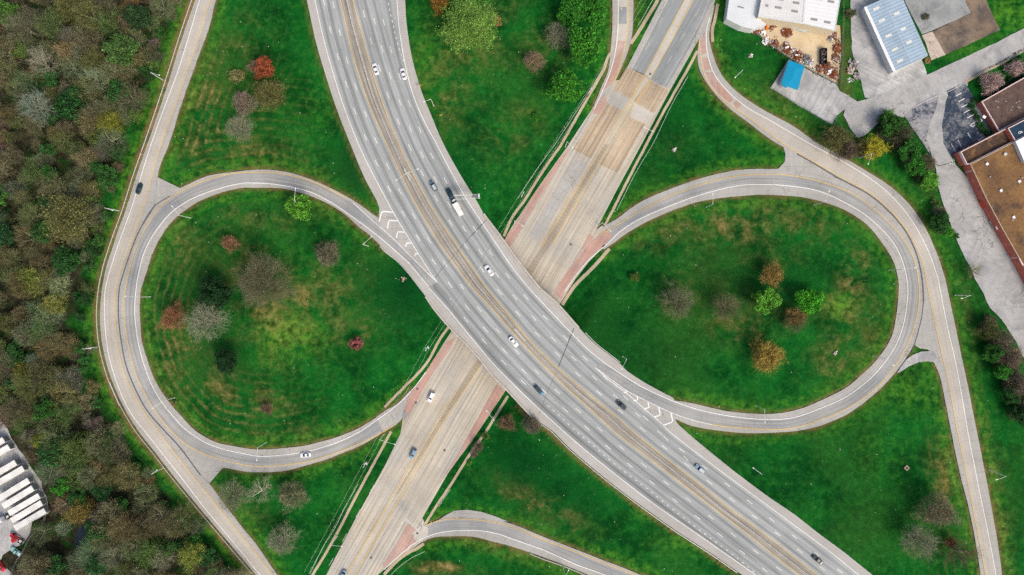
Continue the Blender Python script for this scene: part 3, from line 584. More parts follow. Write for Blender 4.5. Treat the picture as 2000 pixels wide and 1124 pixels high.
EDGEW = [(385,-70),(352,40),(325,120),(298,200),(272,270),(248,350),(226,430),(205,500),(194,560),(187,620),(189,680),(200,740),(222,790),(252,842),(290,895),(330,945),(385,1010),(440,1075),(485,1130),(540,1200)]
# strip of dry verge along the left-hand outer ramp, woodland floor beyond it
ew = crv(EDGEW, 8); xe = np.interp(PY, ew[:, 1], ew[:, 0]); xp = np.interp(PY, crv(OLl, 6)[:, 1], crv(OLl, 6)[:, 0])
gap = xp - PX
verge = 1.3 * np.exp(-((gap - 7) / 6.5) ** 2) * (PY < 1250)
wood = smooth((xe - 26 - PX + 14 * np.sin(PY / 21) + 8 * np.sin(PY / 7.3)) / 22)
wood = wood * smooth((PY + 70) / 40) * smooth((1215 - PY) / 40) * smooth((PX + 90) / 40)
edge = np.exp(-((rd - .2) / .9) ** 2) * .8 * (PX > 245)
hx = np.interp(PY, crv(LEDGE, 5)[:, 1], crv(LEDGE, 5)[:, 0]); edge = edge + 1.2 * np.exp(-((hx - PX - 7) / 6.) ** 2) * (PY > 790) * (PY < 1200) + .5 * np.exp(-((hx - PX - 3) / 4.) ** 2) * (PY < 400)
yard = np.exp(-((PX - 1650) / 18.) ** 2 - ((PY - 140) / 90.) ** 2) * .4
stp = np.clip(np.exp(-((PX - 420) / 130.) ** 2 - ((PY - 230) / 120.) ** 2) * 1.0 + np.exp(-((PX - 330) / 90.) ** 2 - ((PY - 640) / 200.) ** 2) * .8 + np.exp(-((PX - 450) / 120.) ** 2 - ((PY - 800) / 60.) ** 2) * .8 + np.exp(-((PX - 1880) / 60.) ** 2 - ((PY - 950) / 200.) ** 2) * .5, 0, 1)
me = bpy.data.meshes.new('ground')
vs = np.stack([X, Y, Zg], -1).reshape(-1, 3)
I = np.arange(nx * ny).reshape(nx, ny)
fs = np.stack([I[:-1, :-1], I[1:, :-1], I[1:, 1:], I[:-1, 1:]], -1).reshape(-1, 4)
me.from_pydata(vs.tolist(), [], fs.tolist())
a1 = me.color_attributes.new('mask', 'FLOAT_COLOR', 'POINT')
a1.data.foreach_set('color', np.stack([np.clip(dry, 0, 1.3), np.clip(wood, 0, 1), np.clip(verge + edge + yard, 0, 1), stp], -1).astype('f').ravel())
a2 = me.attributes.new('mow', 'FLOAT', 'POINT'); a2.data.foreach_set('value', np.minimum(rd, 200).astype('f').ravel())
LUSH = [(1638,597,30,24,.9),(1960,30,60,40,.7),(1880,90,60,20,.5),(560,655,70,38,.7),(520,690,60,30,.4),(1690,160,20,40,.4),(1150,890,40,22,.5),(1200,940,46,20,.5),(1270,1000,46,20,.45),(1340,1060,50,20,.45),(1780,760,60,40,.5),(830,120,30,90,.3),(640,230,50,60,.2),(1700,880,60,50,.25),(1560,905,70,30,.3)]
lush = np.zeros(X.shape)
for cx, cy, rx, ry, k in LUSH: lush = np.maximum(lush, k * np.exp(-((PX - cx) / rx) ** 2 - ((PY - cy) / ry) ** 2))
lush = np.maximum(lush, .42 * np.exp(-((rd - 3.2) / 2.4) ** 2)); strip_ = np.exp(-((gap - 22) / 9.0) ** 2) * .6 * (PY < 1250); lush = np.maximum(lush, strip_)
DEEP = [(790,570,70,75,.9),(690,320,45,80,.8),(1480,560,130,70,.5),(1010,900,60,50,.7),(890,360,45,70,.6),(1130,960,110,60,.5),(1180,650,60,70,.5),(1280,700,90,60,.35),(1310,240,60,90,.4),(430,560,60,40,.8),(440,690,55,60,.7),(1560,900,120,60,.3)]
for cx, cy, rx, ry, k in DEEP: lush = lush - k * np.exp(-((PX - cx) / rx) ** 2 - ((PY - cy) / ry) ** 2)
a3 = me.attributes.new('lush', 'FLOAT', 'POINT'); a3.data.foreach_set('value', lush.astype('f').ravel())
me.polygons.foreach_set('use_smooth', [True] * len(fs))
g = G('grass_ground')
lu = g.n('ShaderNodeAttribute'); lu.attribute_name = 'lush'
at = g.n('ShaderNodeAttribute'); at.attribute_name = 'mask'; r_, gr_, b_ = [g.n('ShaderNodeSeparateColor') for _ in range(1)][0], None, None
g.l(at.outputs['Color'], r_.inputs[0]); mdry, mwood, mdirt = r_.outputs[:3]; mst = at.outputs['Alpha']
mo = g.n('ShaderNodeAttribute'); mo.attribute_name = 'mow'; dist = mo.outputs['Fac']
n0 = g.noise(.018, 4); n1 = g.noise(.07, 6, rough=.6); n2 = g.noise(.35, 6, rough=.65); n3 = g.noise(1.0, 5, rough=.75); n4 = g.noise(.13, 7, rough=.7, dist=.6)
col = g.mix(g.rng(n1, .36, .64), (.0016, .047, .0068), (.0050, .108, .0135))
col = g.mix(g.math('MULTIPLY', g.rng(n2, .46, .70), .55), col, (.020, .120, .014))
col = g.mix(g.math('MULTIPLY', g.rng(n0, .5, .66), .45), col, (.030, .100, .014))
tan = g.mix(g.rng(n2, .35, .65), (.115, .112, .022), (.245, .185, .07))
tan = g.mix(g.rng(n1, .50, .68), tan, (.065, .085, .016))
wv = g.math('SINE', g.math('ADD', g.math('MULTIPLY', dist, 1.7), g.math('MULTIPLY', n1, 5.0)))
stf = g.math('MULTIPLY', g.math('MULTIPLY', g.rng(wv, .1, .95), mst), g.rng(n4, .34, .52))
df = g.math('ADD', g.math('MULTIPLY', mdry, g.rng(n4, .40, .62, .0, 1.15)), g.math('MULTIPLY', stf, .52))
df = g.math('ADD', df, g.math('MULTIPLY', g.rng(n4, .62, .76), .09))
col = g.mix(g.math('MULTIPLY', df, g.rng(n2, .28, .55, .35, 1.0), True), col, tan)
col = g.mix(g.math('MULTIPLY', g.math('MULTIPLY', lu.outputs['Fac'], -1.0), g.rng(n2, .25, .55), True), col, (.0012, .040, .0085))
col = g.mix(g.math('MULTIPLY', lu.outputs['Fac'], g.rng(n2, .36, .60)), col, (.085, .245, .018))
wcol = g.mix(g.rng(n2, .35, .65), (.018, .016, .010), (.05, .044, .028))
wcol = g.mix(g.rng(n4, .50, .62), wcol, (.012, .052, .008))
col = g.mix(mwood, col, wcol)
dcol = g.mix(g.rng(n2, .38, .62), (.26, .155, .065), (.15, .125, .04))
col = g.mix(g.math('MULTIPLY', mdirt, g.rng(n4, .34, .56, .25, 1)), col, dcol)
col = g.scale(col, g.math('MULTIPLY', g.rng(n3, .28, .72, .62, 1.42), g.rng(n2, .3, .7, .8, 1.2)))
mg = g.done(col, .95, g.math('ADD', g.math('MULTIPLY', n3, .25), n2), .55, .5, spec=.05)
me.materials.append(mg); me.update()
go = bpy.data.objects.new('ground', me); COL.objects.link(go); tag(go, kind='structure')
# ------------------------------------------------------------------ trees: shared meshes, one object per tree (trunk and crown)
def twigmat(name, mul=1.0):
    g = G(name); oi = g.n('ShaderNodeObjectInfo'); f = g.rng(g.noise(.8, 3), .3, .7, .75 * mul, 1.25 * mul)
    return g.done(g.mix(1.0, g.scale(oi.outputs['Color'], f), (.92, 1.0, .74), 'MULTIPLY'), .9, spec=.1)
def leafmat(name):
    g = G(name); oi = g.n('ShaderNodeObjectInfo'); ri = g.n('ShaderNodeNewGeometry').outputs['Random Per Island']
    f = g.math('MULTIPLY', g.rng(ri, 0, 1, .55, 1.5), g.rng(g.noise(.62, 4), .36, .64, .45, 1.5))
    c = g.scale(oi.outputs['Color'], f)
    c = g.mix(g.rng(ri, .75, 1, 0, .35), c, g.scale(c, 1.8))
    return g.done(c, .7, spec=.2)
M['twig'] = twigmat('twigs'); M['bark'] = twigmat('bark', 1.0); M['leaf'] = leafmat('leaves')
class RawMesh:
    def __init__(s): s.v = []; s.f = []; s.n = 0
    def tube(s, p0, p1, r0, r1, n=3):
        d = p1 - p0; L = np.linalg.norm(d)
        if L < 1e-6: return
        d = d / L; a = np.cross(d, [0, 0, 1.0] if abs(d[2]) < .9 else [1.0, 0, 0]); a /= np.linalg.norm(a); b = np.cross(d, a)
        t = np.arange(n) * 2 * PI / n; ring = np.outer(np.cos(t), a) + np.outer(np.sin(t), b)
        s.v.append(p0 + ring * r0); s.v.append(p1 + ring * r1); k = s.n
        for i in range(n): j = (i + 1) % n; s.f.append((k + i, k + j, k + n + j, k + n + i))
        s.n += 2 * n
    def quads(s, c, size, up=.4):
        m = len(c); nrm = rng.normal(size=(m, 3)); nrm[:, 2] = np.abs(nrm[:, 2]) + up; nrm /= np.linalg.norm(nrm, axis=1)[:, None]
        a = np.cross(nrm, rng.normal(size=(m, 3))); a /= np.linalg.norm(a, axis=1)[:, None]; b = np.cross(nrm, a)
        sz = (np.asarray(size) * rng.uniform(.6, 1.3, m))[:, None]; e = rng.uniform(.5, 1, m)[:, None]
        q = np.stack([c - a * sz, c + b * sz * e - nrm * sz * .2, c + a * sz, c - b * sz * e - nrm * sz * .2], 1).reshape(-1, 3)
        s.v.append(q); k = s.n
        s.f += [(k + 4 * i, k + 4 * i + 1, k + 4 * i + 2, k + 4 * i + 3) for i in range(m)]; s.n += 4 * m
    def slivers(s, p, d, L, w):
        m = len(p); n = np.cross(d, rng.normal(size=(m, 3))); n /= np.linalg.norm(n, axis=1)[:, None]; L = np.asarray(L)[:, None]
        q = np.stack([p - n * w, p + n * w, p + d * L + n * w * .4, p + d * L - n * w * .4], 1).reshape(-1, 3); s.v.append(q); k = s.n
        s.f += [(k + 4 * i, k + 4 * i + 1, k + 4 * i + 2, k + 4 * i + 3) for i in range(m)]; s.n += 4 * m
    def mesh(s, name, mat):
        me = bpy.data.meshes.new(name); me.from_pydata(np.vstack(s.v).tolist(), [], s.f); me.materials.append(mat); me.update(); return me
def rot_about(d, ang, az):
    a = np.cross(d, [0, 0, 1.0] if abs(d[2]) < .95 else [1.0, 0, 0]); a /= np.linalg.norm(a); b = np.cross(d, a)
    return d * math.cos(ang) + (a * math.cos(az) + b * math.sin(az)) * math.sin(ang)
def make_tree(R=5.0, Ht=9.0, limbs=8, leaf=0, leafsize=.22, fine=1.0, lobes=0, lobeR=.3, per=60, elev=(15, 75), thick=1.0, flat=.8, sliver=2300, sw=.02):
    """one tree at real size: trunk mesh (trunk and limbs) and crown mesh (branches, twigs, leaves)"""
    T, C = RawMesh(), RawMesh(); tips = []
    th = Ht * (.34 if lobes == 0 else .45)
    p = np.zeros(3); d = np.array([0, 0, 1.0]); nodes = []
    for i in range(4):
        q = p + d * th / 4 + rng.normal(0, .05, 3) * [1, 1, 0]; T.tube(p - [0, 0, .3 if i == 0 else 0], q, .26 * thick * (1 - i * .13), .26 * thick * (1 - (i + 1) * .13), 6); p = q
        if i > 0: nodes.append(p)
    def grow(p, d, L, r, lev):
        ns = 3 if lev == 1 else 2 if lev < 4 else 1
        for i in range(ns):
            d = d + rng.normal(0, .13, 3) + np.array([0, 0, .07]); d /= np.linalg.norm(d); q = p + d * L / ns
            r2 = r * (1 - .28 * (i + 1) / ns * 1.2); (T if lev == 1 else C).tube(p, q, r, r2, 4 if lev == 1 else 3); p = q; r = r2
            if lev < 4:
                for _ in range(3 if lev < 3 else (3 if fine >= 1 else 2)):
                    grow(p, rot_about(d, rng.uniform(.35, .95), rng.uniform(0, 2 * PI)), L * rng.uniform(.42, .62), r * .5, lev + 1)
            if lev >= 3: tips.append(p)
    if lobes == 0:
        for i in range(limbs):
            az = 2 * PI * (i + rng.uniform(-.3, .3)) / limbs; el = math.radians(rng.uniform(*elev))
            L = R * rng.uniform(.6, .85); k = (Ht - th) / R * .8
            dd = np.array([math.cos(az) * math.cos(el), math.sin(az) * math.cos(el), math.sin(el) * k]); dd /= np.linalg.norm(dd)
            grow(nodes[rng.integers(0, 3)], dd, L, .15 * thick * rng.uniform(.7, 1.1), 1)
        tp = np.array(tips); base = np.array([0, 0, th * 1.05])
        if sliver:
            m = int(sliver * 1.0); az = rng.uniform(0, 2 * PI, m); u = rng.uniform(.05, 1, m); ph = rng.uniform(0, 6.28, 3); k = rng.uniform(.5, 1, m) ** .6 * (1 + .10 * np.sin(3 * az + ph[0]) + .07 * np.sin(5 * az + ph[1])); rr = np.sqrt(1 - u ** 2)
            q95 = np.percentile(np.hypot(tp[:, 0], tp[:, 1]), 88)
            c = np.stack([rr * np.cos(az) * q95 * k, rr * np.sin(az) * q95 * k, th * .8 + u * (Ht - th) * k], 1); d = c - base; d /= np.linalg.norm(d, axis=1)[:, None]; d = d + rng.normal(0, .3, d.shape); d /= np.linalg.norm(d, axis=1)[:, None]
            C.slivers(c, d, rng.uniform(.4, 1.1, m), sw)
            sliver = int(sliver * .6); c = tp[rng.integers(0, len(tp), sliver)]; d = c - base; d /= np.linalg.norm(d, axis=1)[:, None]; d = d + rng.normal(0, .28, d.shape); d /= np.linalg.norm(d, axis=1)[:, None]
            C.slivers(c + rng.normal(0, .38, c.shape) - d * .3, d, rng.uniform(.5, 1.3, sliver), sw)
        if leaf:
             c = tp[rng.integers(0, len(tp), leaf)] + rng.normal(0, .3, (leaf, 3)); C.quads(c, np.full(leaf, leafsize))
    else:
        cz = Ht * .62; rz = Ht * .38 * flat / .8; ph = rng.uniform(0, 6.28, 4)
        for i in range(lobes):
            u = rng.normal(size=3); u[2] = u[2] * .8 + .25; u /= np.linalg.norm(u); k = rng.uniform(.25, 1.15) ** .5
            az = math.atan2(u[1], u[0]); w = 1 + .13 * math.sin(2 * az + ph[0]) + .10 * math.sin(3 * az + ph[1]) + .07 * math.sin(5 * az + ph[2])
            c0 = np.array([u[0] * R * .78 * k * w, u[1] * R * .78 * k * w, cz + u[2] * rz * .8 * k]); lr = R * lobeR * rng.uniform(.65, 1.25)
            C.tube(np.array([0, 0, th * .9]), c0, .07, .03, 3) if i % 2 else T.tube(np.array([0, 0, th * .8]), c0 * .7 + np.array([0, 0, cz]) * .3, .11 * thick, .05, 4)
            m = per; v = rng.normal(size=(m, 3)); v /= np.linalg.norm(v, axis=1)[:, None]; v[:, 2] = v[:, 2] * .75 + .1
            C.quads(c0 + v * lr * rng.uniform(.55, 1.05, m)[:, None], np.full(m, leafsize), .7)
    if lobes == 0:
        k = R / np.percentile(np.hypot(tp[:, 0], tp[:, 1]), 92)
        for m_ in (T, C): m_.v = [v * [k, k, 1] for v in m_.v]
    return T.mesh('trunk', M['bark']), C.mesh('crown', M['leaf'] if (lobes or leaf) else M['twig']), R, Ht
KIND = {}
KIND['bare'] = [make_tree(5, 10, 12, sliver=1500, thick=1.2), make_tree(5, 9, 12, sliver=1400, elev=(5, 60), thick=1.2), make_tree(5, 11, 13, sliver=1600, elev=(10, 75), thick=1.2), make_tree(5, 10, 10, sliver=1400, elev=(5, 65), thick=1.35)]
KIND['limby'] = [make_tree(5, 10, 7, fine=.5, elev=(5, 60), thick=1.7, sliver=700)]
KIND['fuzzy'] = [make_tree(5, 8, 12, fine=1, leaf=1500, leafsize=.11, elev=(10, 75), sliver=3600), make_tree(5, 9, 11, fine=1, leaf=1500, leafsize=.11, sliver=3600)]
KIND['budding'] = [make_tree(5, 10, 9, leaf=3600, leafsize=.14), make_tree(5, 9, 10, leaf=4200, leafsize=.14), make_tree(5, 11, 9, leaf=3000, leafsize=.15, elev=(20, 80))]
KIND['wbare'] = [make_tree(5, 10, 11, sliver=1000, sw=.026, thick=1.25), make_tree(5, 9, 9, sliver=900, sw=.026, elev=(5, 60), thick=1.3), make_tree(5, 12, 12, sliver=1200, sw=.024, elev=(10, 80)), make_tree(5, 10, 10, sliver=900, sw=.026, elev=(5, 70), thick=1.4)]
KIND['wbudding'] = [make_tree(5, 10, 10, sliver=900, leaf=2200, leafsize=.13), make_tree(5, 9, 10, sliver=900, leaf=2400, leafsize=.13, elev=(5, 65))]
KIND['full'] = [make_tree(5, 9.5, 15, sliver=4200, sw=.014, elev=(5, 75), thick=1.0)]
KIND['fresh'] = [make_tree(5, 9, 14, leaf=15000, leafsize=.10, elev=(10, 75))]
KIND['leafy'] = [make_tree(5, 9, lobes=52, leafsize=.23, per=95, lobeR=.25), make_tree(5, 9, lobes=46, leafsize=.25, per=100, lobeR=.27), make_tree(5, 8, lobes=38, leafsize=.25, per=110, lobeR=.29)]
KIND['dense'] = [make_tree(5, 9, lobes=95, leafsize=.2, per=75, lobeR=.22), make_tree(5, 10, lobes=90, leafsize=.2, per=75, lobeR=.24)]
KIND['bush'] = [make_tree(5, 4.5, lobes=34, leafsize=.3, per=60, lobeR=.36, flat=1.1), make_tree(5, 5, lobes=30, leafsize=.3, per=60, lobeR=.38, flat=1.1)]
def plant(name, kind, px, py, r, col, label, cat, group=None, tall=1.0, which=None, bark=None):
    v = KIND[kind]; T, C, R, Ht = v[which if which is not None else random.randrange(len(v))]
    rad = r * S * .985; s = rad / R; sz = s * tall
    if kind not in ('bush',): sz = max(sz, .5 * s + .32)
    f = at_h(px, py, Ht * sz * (.62 if kind != 'bush' else .5))
    o = empty(name, f, random.uniform(0, 2 * PI), label, cat, group); o.scale = (s, s, sz)
    for nm, me, c in (('trunk', T, bark or tuple(1.0 * a + .07 * w_ for a, w_ in zip(col, (1.05, 1.0, .86)))), ('crown', C, col)):
        ch = bpy.data.objects.new(nm, me); COL.objects.link(ch); ch.parent = o; ch.color = (*c, 1)
    return o
GREY = (.20, .185, .155); PALE = (.28, .265, .235); BRN = (.20, .15, .105); OLV = (.19, .185, .07); RED = (.29, .075, .032); RUST = (.31, .12, .045)
ORG = (.30, .16, .03); GRN = (.030, .165, .013); LGRN = (.085, .27, .022); DGRN = (.009, .040, .010); YEL = (.42, .37, .03); PINK = (.43, .29, .27); SAGE = (.15, .235, .05)
TREES = [
 ('leafy_tree','dense',517,132,21,RED,'round red-leaved tree in the striped grass triangle by the left highway shoulder','tree'),
 ('bare_tree','fuzzy',497,131,13,(.27,.19,.13),'small tan twiggy tree tucked against the left side of the red tree','tree'),
 ('budding_tree','budding',524,184,28,(.14,.135,.045),'olive tree with bare grey limbs just below the red tree','tree'),
 ('bare_tree','fuzzy',477,201,23,(.26,.20,.155),'pale brown twiggy tree left of the olive tree','tree'),
 ('leafy_shrub','bush',481,197,8,GRN,'small bright green shrub inside the pale brown twiggy tree','shrub'),
 ('bare_tree','bare',464,248,26,PALE,'pale grey leafless tree alone at the edge of the mown stripes','tree'),
 ('leafy_shrub','bush',463,150,14,OLV,'low olive shrub left of the red tree','shrub'),
 ('leafy_shrub','bush',505,150,8,(.30,.10,.045),'orange-red low shrub at the foot of the red tree','shrub'),
 ('leafy_shrub','bush',536,166,11,(.06,.14,.03),'green shrub between the red tree and the olive tree','shrub'),
 ('leafy_tree','leafy',583,408,27,LGRN,'bright green tree beside the lamp at the top of the left loop','tree'),
 ('bare_tree','fuzzy',447,475,16,(.33,.17,.10),'small reddish tree standing alone in the upper left loop','tree'),
 ('bare_tree','fuzzy',640,498,24,(.20,.175,.115),'round brown twiggy tree in the upper right of the left loop','tree'),
 ('bare_tree','full',512,549,51,(.19,.165,.13),'very large grey-brown leafless tree, the biggest inside the left loop','tree'),
 ('evergreen_tree','dense',420,573,34,DGRN,'dark evergreen tree between the huge bare tree and the outer ramp','tree'),
 ('bare_tree','fuzzy',338,622,25,(.29,.135,.07),'rusty brown dense twiggy tree on the left of the loop cluster','tree'),
 ('bare_tree','bare',400,629,39,(.29,.28,.255),'pale silvery leafless tree between the rusty tree and the dark evergreen','tree'),
 ('evergreen_tree','dense',441,706,25,DGRN,'smaller dark evergreen standing alone below the silvery tree','tree'),
 ('leafy_tree','dense',696,671,14,(.25,.08,.075),'small dusky red tree in the open middle of the left loop','tree'),
 ('bare_shrub','fuzzy',521,798,12,(.20,.12,.085),'low brown bare shrub near the bottom of the left loop','shrub'),
 ('leafy_tree','fresh',918,48,47,(.165,.31,.055),'large pale olive-green tree by the top edge right of the highway','tree'),
 ('leafy_shrub','bush',970,42,10,(.26,.11,.05),'small rust-coloured shrub right of the pale olive-green tree','shrub'),
 ('leafy_tree','budding',860,4,18,ORG,'small orange tree cut by the top edge right of the highway','tree'),
 ('bare_tree','bare',1092,66,27,PALE,'grey leafless tree beside the big green tree clump','tree'),
 ('bare_tree','fuzzy',1042,118,20,(.30,.215,.14),'tan twiggy tree below left of the grey leafless tree','tree'),
 ('leafy_tree','leafy',1118,20,33,GRN,'deep green tree, upper left of the big clump beside the top exit ramp','tree'),
 ('leafy_tree','leafy',1163,22,32,GRN,'deep green tree of the big clump, the one nearest the top exit ramp','tree'),
 ('leafy_tree','leafy',1142,86,41,(.036,.18,.013),'broad green tree at the bottom of the clump, right of the grey bare tree','tree'),
 ('leafy_tree','leafy',1101,172,37,(.038,.19,.014),'lone round green tree below the clump near the arterial sidewalk','tree'),
 ('leafy_shrub','bush',1047,229,9,GRN,'tiny green shrub in the grass below the lone round green tree','shrub'),
 ('bare_tree','bare',450,972,30,(.25,.235,.20),'grey leafless tree overhanging the outer ramp at lower left','tree'),
 ('bare_tree','limby',507,962,26,(.40,.38,.34),'whitish tree with a few thick bare limbs in the lower left triangle','tree'),
 ('bare_tree','fuzzy',568,968,28,(.21,.205,.115),'grey-olive twiggy tree right of the whitish bare tree','tree'),
 ('bare_tree','bare',547,1057,29,(.32,.30,.27),'silver-grey leafless tree alone near the bottom of the lower left triangle','tree'),
 ('bare_shrub','fuzzy',990,826,17,(.21,.135,.08),'reddish brown shrub under the lower highway parapet by the sidewalk','shrub'),
 ('bare_shrub','fuzzy',1040,832,18,(.18,.14,.11),'dull brown shrub right of the reddish one under the highway edge','shrub'),
 ('leafy_shrub','bush',948,851,8,(.07,.14,.03),'small yellowish green shrub at the sidewalk corner south of the bridge','shrub'),
 ('bare_shrub','fuzzy',934,872,11,(.21,.15,.11),'thin brown shrub along the sidewalk fence south of the bridge','shrub'),
 ('bare_shrub','fuzzy',925,888,8,(.24,.17,.14),'thin pinkish brown shrub further down the same sidewalk fence','shrub'),
 ('leafy_shrub','bush',917,904,6,LGRN,'tiny bright green shrub by the sidewalk below the brown shrubs','shrub'),
 ('leafy_shrub','bush',1240,541,11,(.075,.13,.02),'small round olive-green bush alone in the left of the right loop','shrub'),
 ('bare_tree','bare',1325,591,33,(.21,.195,.155),'large grey leafless tree, leftmost of the row in the right loop','tree'),
 ('bare_tree','bare',1420,597,28,(.19,.165,.115),'brownish grey leafless tree over orange grass in the right loop','tree'),
 ('budding_tree','budding',1510,537,22,(.30,.19,.055),'orange-brown tree, topmost of the right loop','tree'),
 ('leafy_tree','leafy',1497,589,28,LGRN,'bright green tree right of the brownish grey bare tree','tree'),
 ('leafy_tree','leafy',1582,584,28,(.05,.28,.012),'vivid green tree beside the yellow grass patch of the right loop','tree'),
 ('budding_tree','budding',1556,620,19,(.25,.155,.05),'small orange-topped tree below the vivid green tree','tree'),
 ('bare_tree','bare',1556,631,22,(.17,.165,.11),'grey bare tree mixed into the small orange-topped tree','tree'),
 ('budding_tree','budding',1499,699,29,(.33,.235,.05),'golden orange tree, lowest of the right loop','tree'),
 ('bare_tree','fuzzy',1834,998,33,(.235,.20,.125),'olive-grey twiggy tree by the outer ramp at lower right','tree'),
 ('bare_tree','bare',1800,1060,34,(.30,.28,.24),'silver-grey leafless tree below the olive-grey one at lower right','tree'),
 ('bare_tree','limby',1883,1083,32,(.17,.125,.10),'dark sprawling leafless tree overhanging the right outer ramp','tree'),
 ('bare_shrub','fuzzy',1858,1060,11,(.25,.07,.04),'dark red shrub beside the dark sprawling tree','shrub'),
 ('leafy_tree','budding',1940,159,19,PINK,'larger pink blossom tree in the lawn by the brown-roofed building','tree'),
 ('leafy_tree','budding',1985,134,15,PINK,'smaller pink blossom tree nearer the right picture edge','tree'),
 ('budding_tree','budding',1632,270,24,(.12,.12,.04),'olive thicket tree at the left end of the hedge below the turning circle','tree'),
 ('bare_shrub','fuzzy',1655,292,20,(.16,.12,.08),'brown bramble between the outer ramp and the turning circle','shrub'),
 ('leafy_tree','budding',1708,288,23,(.40,.36,.03),'yellow flowering tree in the hedge beside the outer ramp','tree'),
 ('bare_shrub','fuzzy',1686,285,16,(.19,.165,.06),'olive brown bush left of the yellow flowering tree','shrub'),
 ('leafy_tree','leafy',1742,246,25,(.028,.105,.013),'dark green tree at the upper corner of the dark parking lot','tree'),
 ('leafy_shrub','bush',1732,228,14,LGRN,'light green bush at the turning circle corner','shrub'),
 ('bare_tree','fuzzy',1760,262,26,(.10,.105,.055),'dull olive tree in the hedge beside the dark parking lot','tree'),
 ('leafy_tree','leafy',1777,296,24,(.022,.12,.012),'mid green hedge tree between the lawn and the dark parking lot','tree'),
 ('leafy_tree','leafy',1788,327,22,(.026,.15,.012),'green hedge tree at the lower end of the parking lot hedge','tree'),
 ('bare_tree','fuzzy',1812,318,18,(.17,.14,.09),'brown twiggy tree beside the utility pole by the drive','tree'),
 ('leafy_tree','leafy',1815,352,20,LGRN,'bright green tree at the lower tip of the hedge by the drive','tree'),
 ('leafy_shrub','bush',1797,349,14,(.03,.10,.015),'dark green bush left of the bright tree at the hedge tip','shrub'),
 ('leafy_shrub','leafy',1836,436,22,(.018,.075,.012),'dark green shrub on the bank between the right ramp and the drive','shrub'),
 ('leafy_shrub','bush',1851,452,13,(.045,.22,.014),'bright green bush at the foot of the dark green bank shrub','shrub'),
 ('bare_tree','limby',1905,528,17,(.25,.23,.15),'small sparse leafless tree on the edge of the drive','tree'),
 ('budding_tree','budding',1934,646,21,(.10,.115,.035),'olive bush at the top of the right-hand hedge','tree'),
 ('bare_tree','fuzzy',1957,666,24,(.20,.165,.115),'brown twiggy tree near the top of the right-hand hedge','tree'),
 ('leafy_tree','leafy',1938,690,20,(.026,.12,.013),'green tree on the inner side of the right-hand hedge','tree'),
 ('bare_tree','fuzzy',1975,700,26,(.215,.155,.11),'brown bare tree by the drive in the right-hand hedge','tree'),
 ('leafy_tree','leafy',1957,727,19,(.03,.16,.013),'brighter green tree low in the right-hand hedge','tree'),
 ('bare_tree','fuzzy',1990,752,26,(.20,.155,.115),'brown bare tree at the right picture edge','tree'),
 ('leafy_tree','leafy',1976,770,20,(.02,.085,.012),'dark green tree below the brighter green hedge tree','tree'),
 ('leafy_tree','leafy',1996,810,20,(.012,.055,.010),'very dark green tree, lowest of the right-hand hedge','tree'),
 ('leafy_shrub','bush',1660,28,12,(.07,.085,.035),'olive weed clump at the corner of the gravel lot','shrub'),
 ('leafy_shrub','bush',1808,33,7,(.08,.085,.04),'weed clump growing in the cracked grey slab','shrub'),
 ('leafy_shrub','bush',1812,119,6,(.30,.17,.08),'rusty dry bush at the corner of the blue-roofed shed','shrub'),
 ('leafy_shrub','bush',1987,118,10,(.02,.09,.015),'dark green bush between sidewalk and small blossom tree','shrub'),
 ('leafy_shrub','bush',1958,437,5,OLV,'x','shrub'),
]
for t in TREES:
    if t[6] == 'x': continue
    plant(*t)
for i, (x, y, r) in enumerate([(1897,208,7),(1903,220,6),(1909,232,7),(1915,245,8),(1921,255,7),(1927,263,6),(1904,196,6)]):
    plant('hedge_bush', 'bush', x, y, r, (.018, .085, .014), 'clipped dark green bush along the west wall of the brown-roofed building', 'shrub', 'bushes along the west wall of the brown-roofed building')
for i in range(9):
    plant('hedge_bush', 'bush', 1922 + i * 10.5, 188 - i * 5.7, 7.5, (.010, .045, .012), 'dark bush of the hedge row along the north wall of the brown-roofed building', 'shrub', 'bushes along the north wall of the brown-roofed building')

HB = [([(1625,262),(1660,285),(1700,305)], 12, 10, 'hedge thicket by the turning circle'), ([(1722,240),(1745,262),(1768,285),(1785,310),(1800,338)], 22, 11, 'hedge thicket by the dark parking lot'), ([(1822,400),(1840,440),(1856,470)], 7, 9, 'bank thicket beside the drive'), ([(1925,632),(1945,670),(1965,715),(1985,770),(2000,820)], 26, 12, 'right-hand hedge thicket below the drive')]
for pl, n_, r0, where in HB:
    c_ = resamp(crv(pl, 4), n_)
    for q in c_:
        q = q + rng.normal(0, 7, 2); k = random.choice(('bush', 'bush', 'fuzzy', 'budding')); gcol = random.choice(((.022,.085,.013),(.04,.15,.018),(.075,.13,.03))) if k == 'bush' else random.choice(((.15,.125,.085),(.12,.12,.05),(.17,.15,.10)))
        nm_ = 'leafy' if k == 'bush' else 'brown twiggy' if k == 'fuzzy' else 'sparsely budding'
        plant('hedge_shrub', k, float(q[0]), float(q[1]), r0 * random.uniform(.7, 1.3), gcol, nm_ + ' shrub within the ' + where, 'shrub', nm_ + ' shrubs of the ' + where)
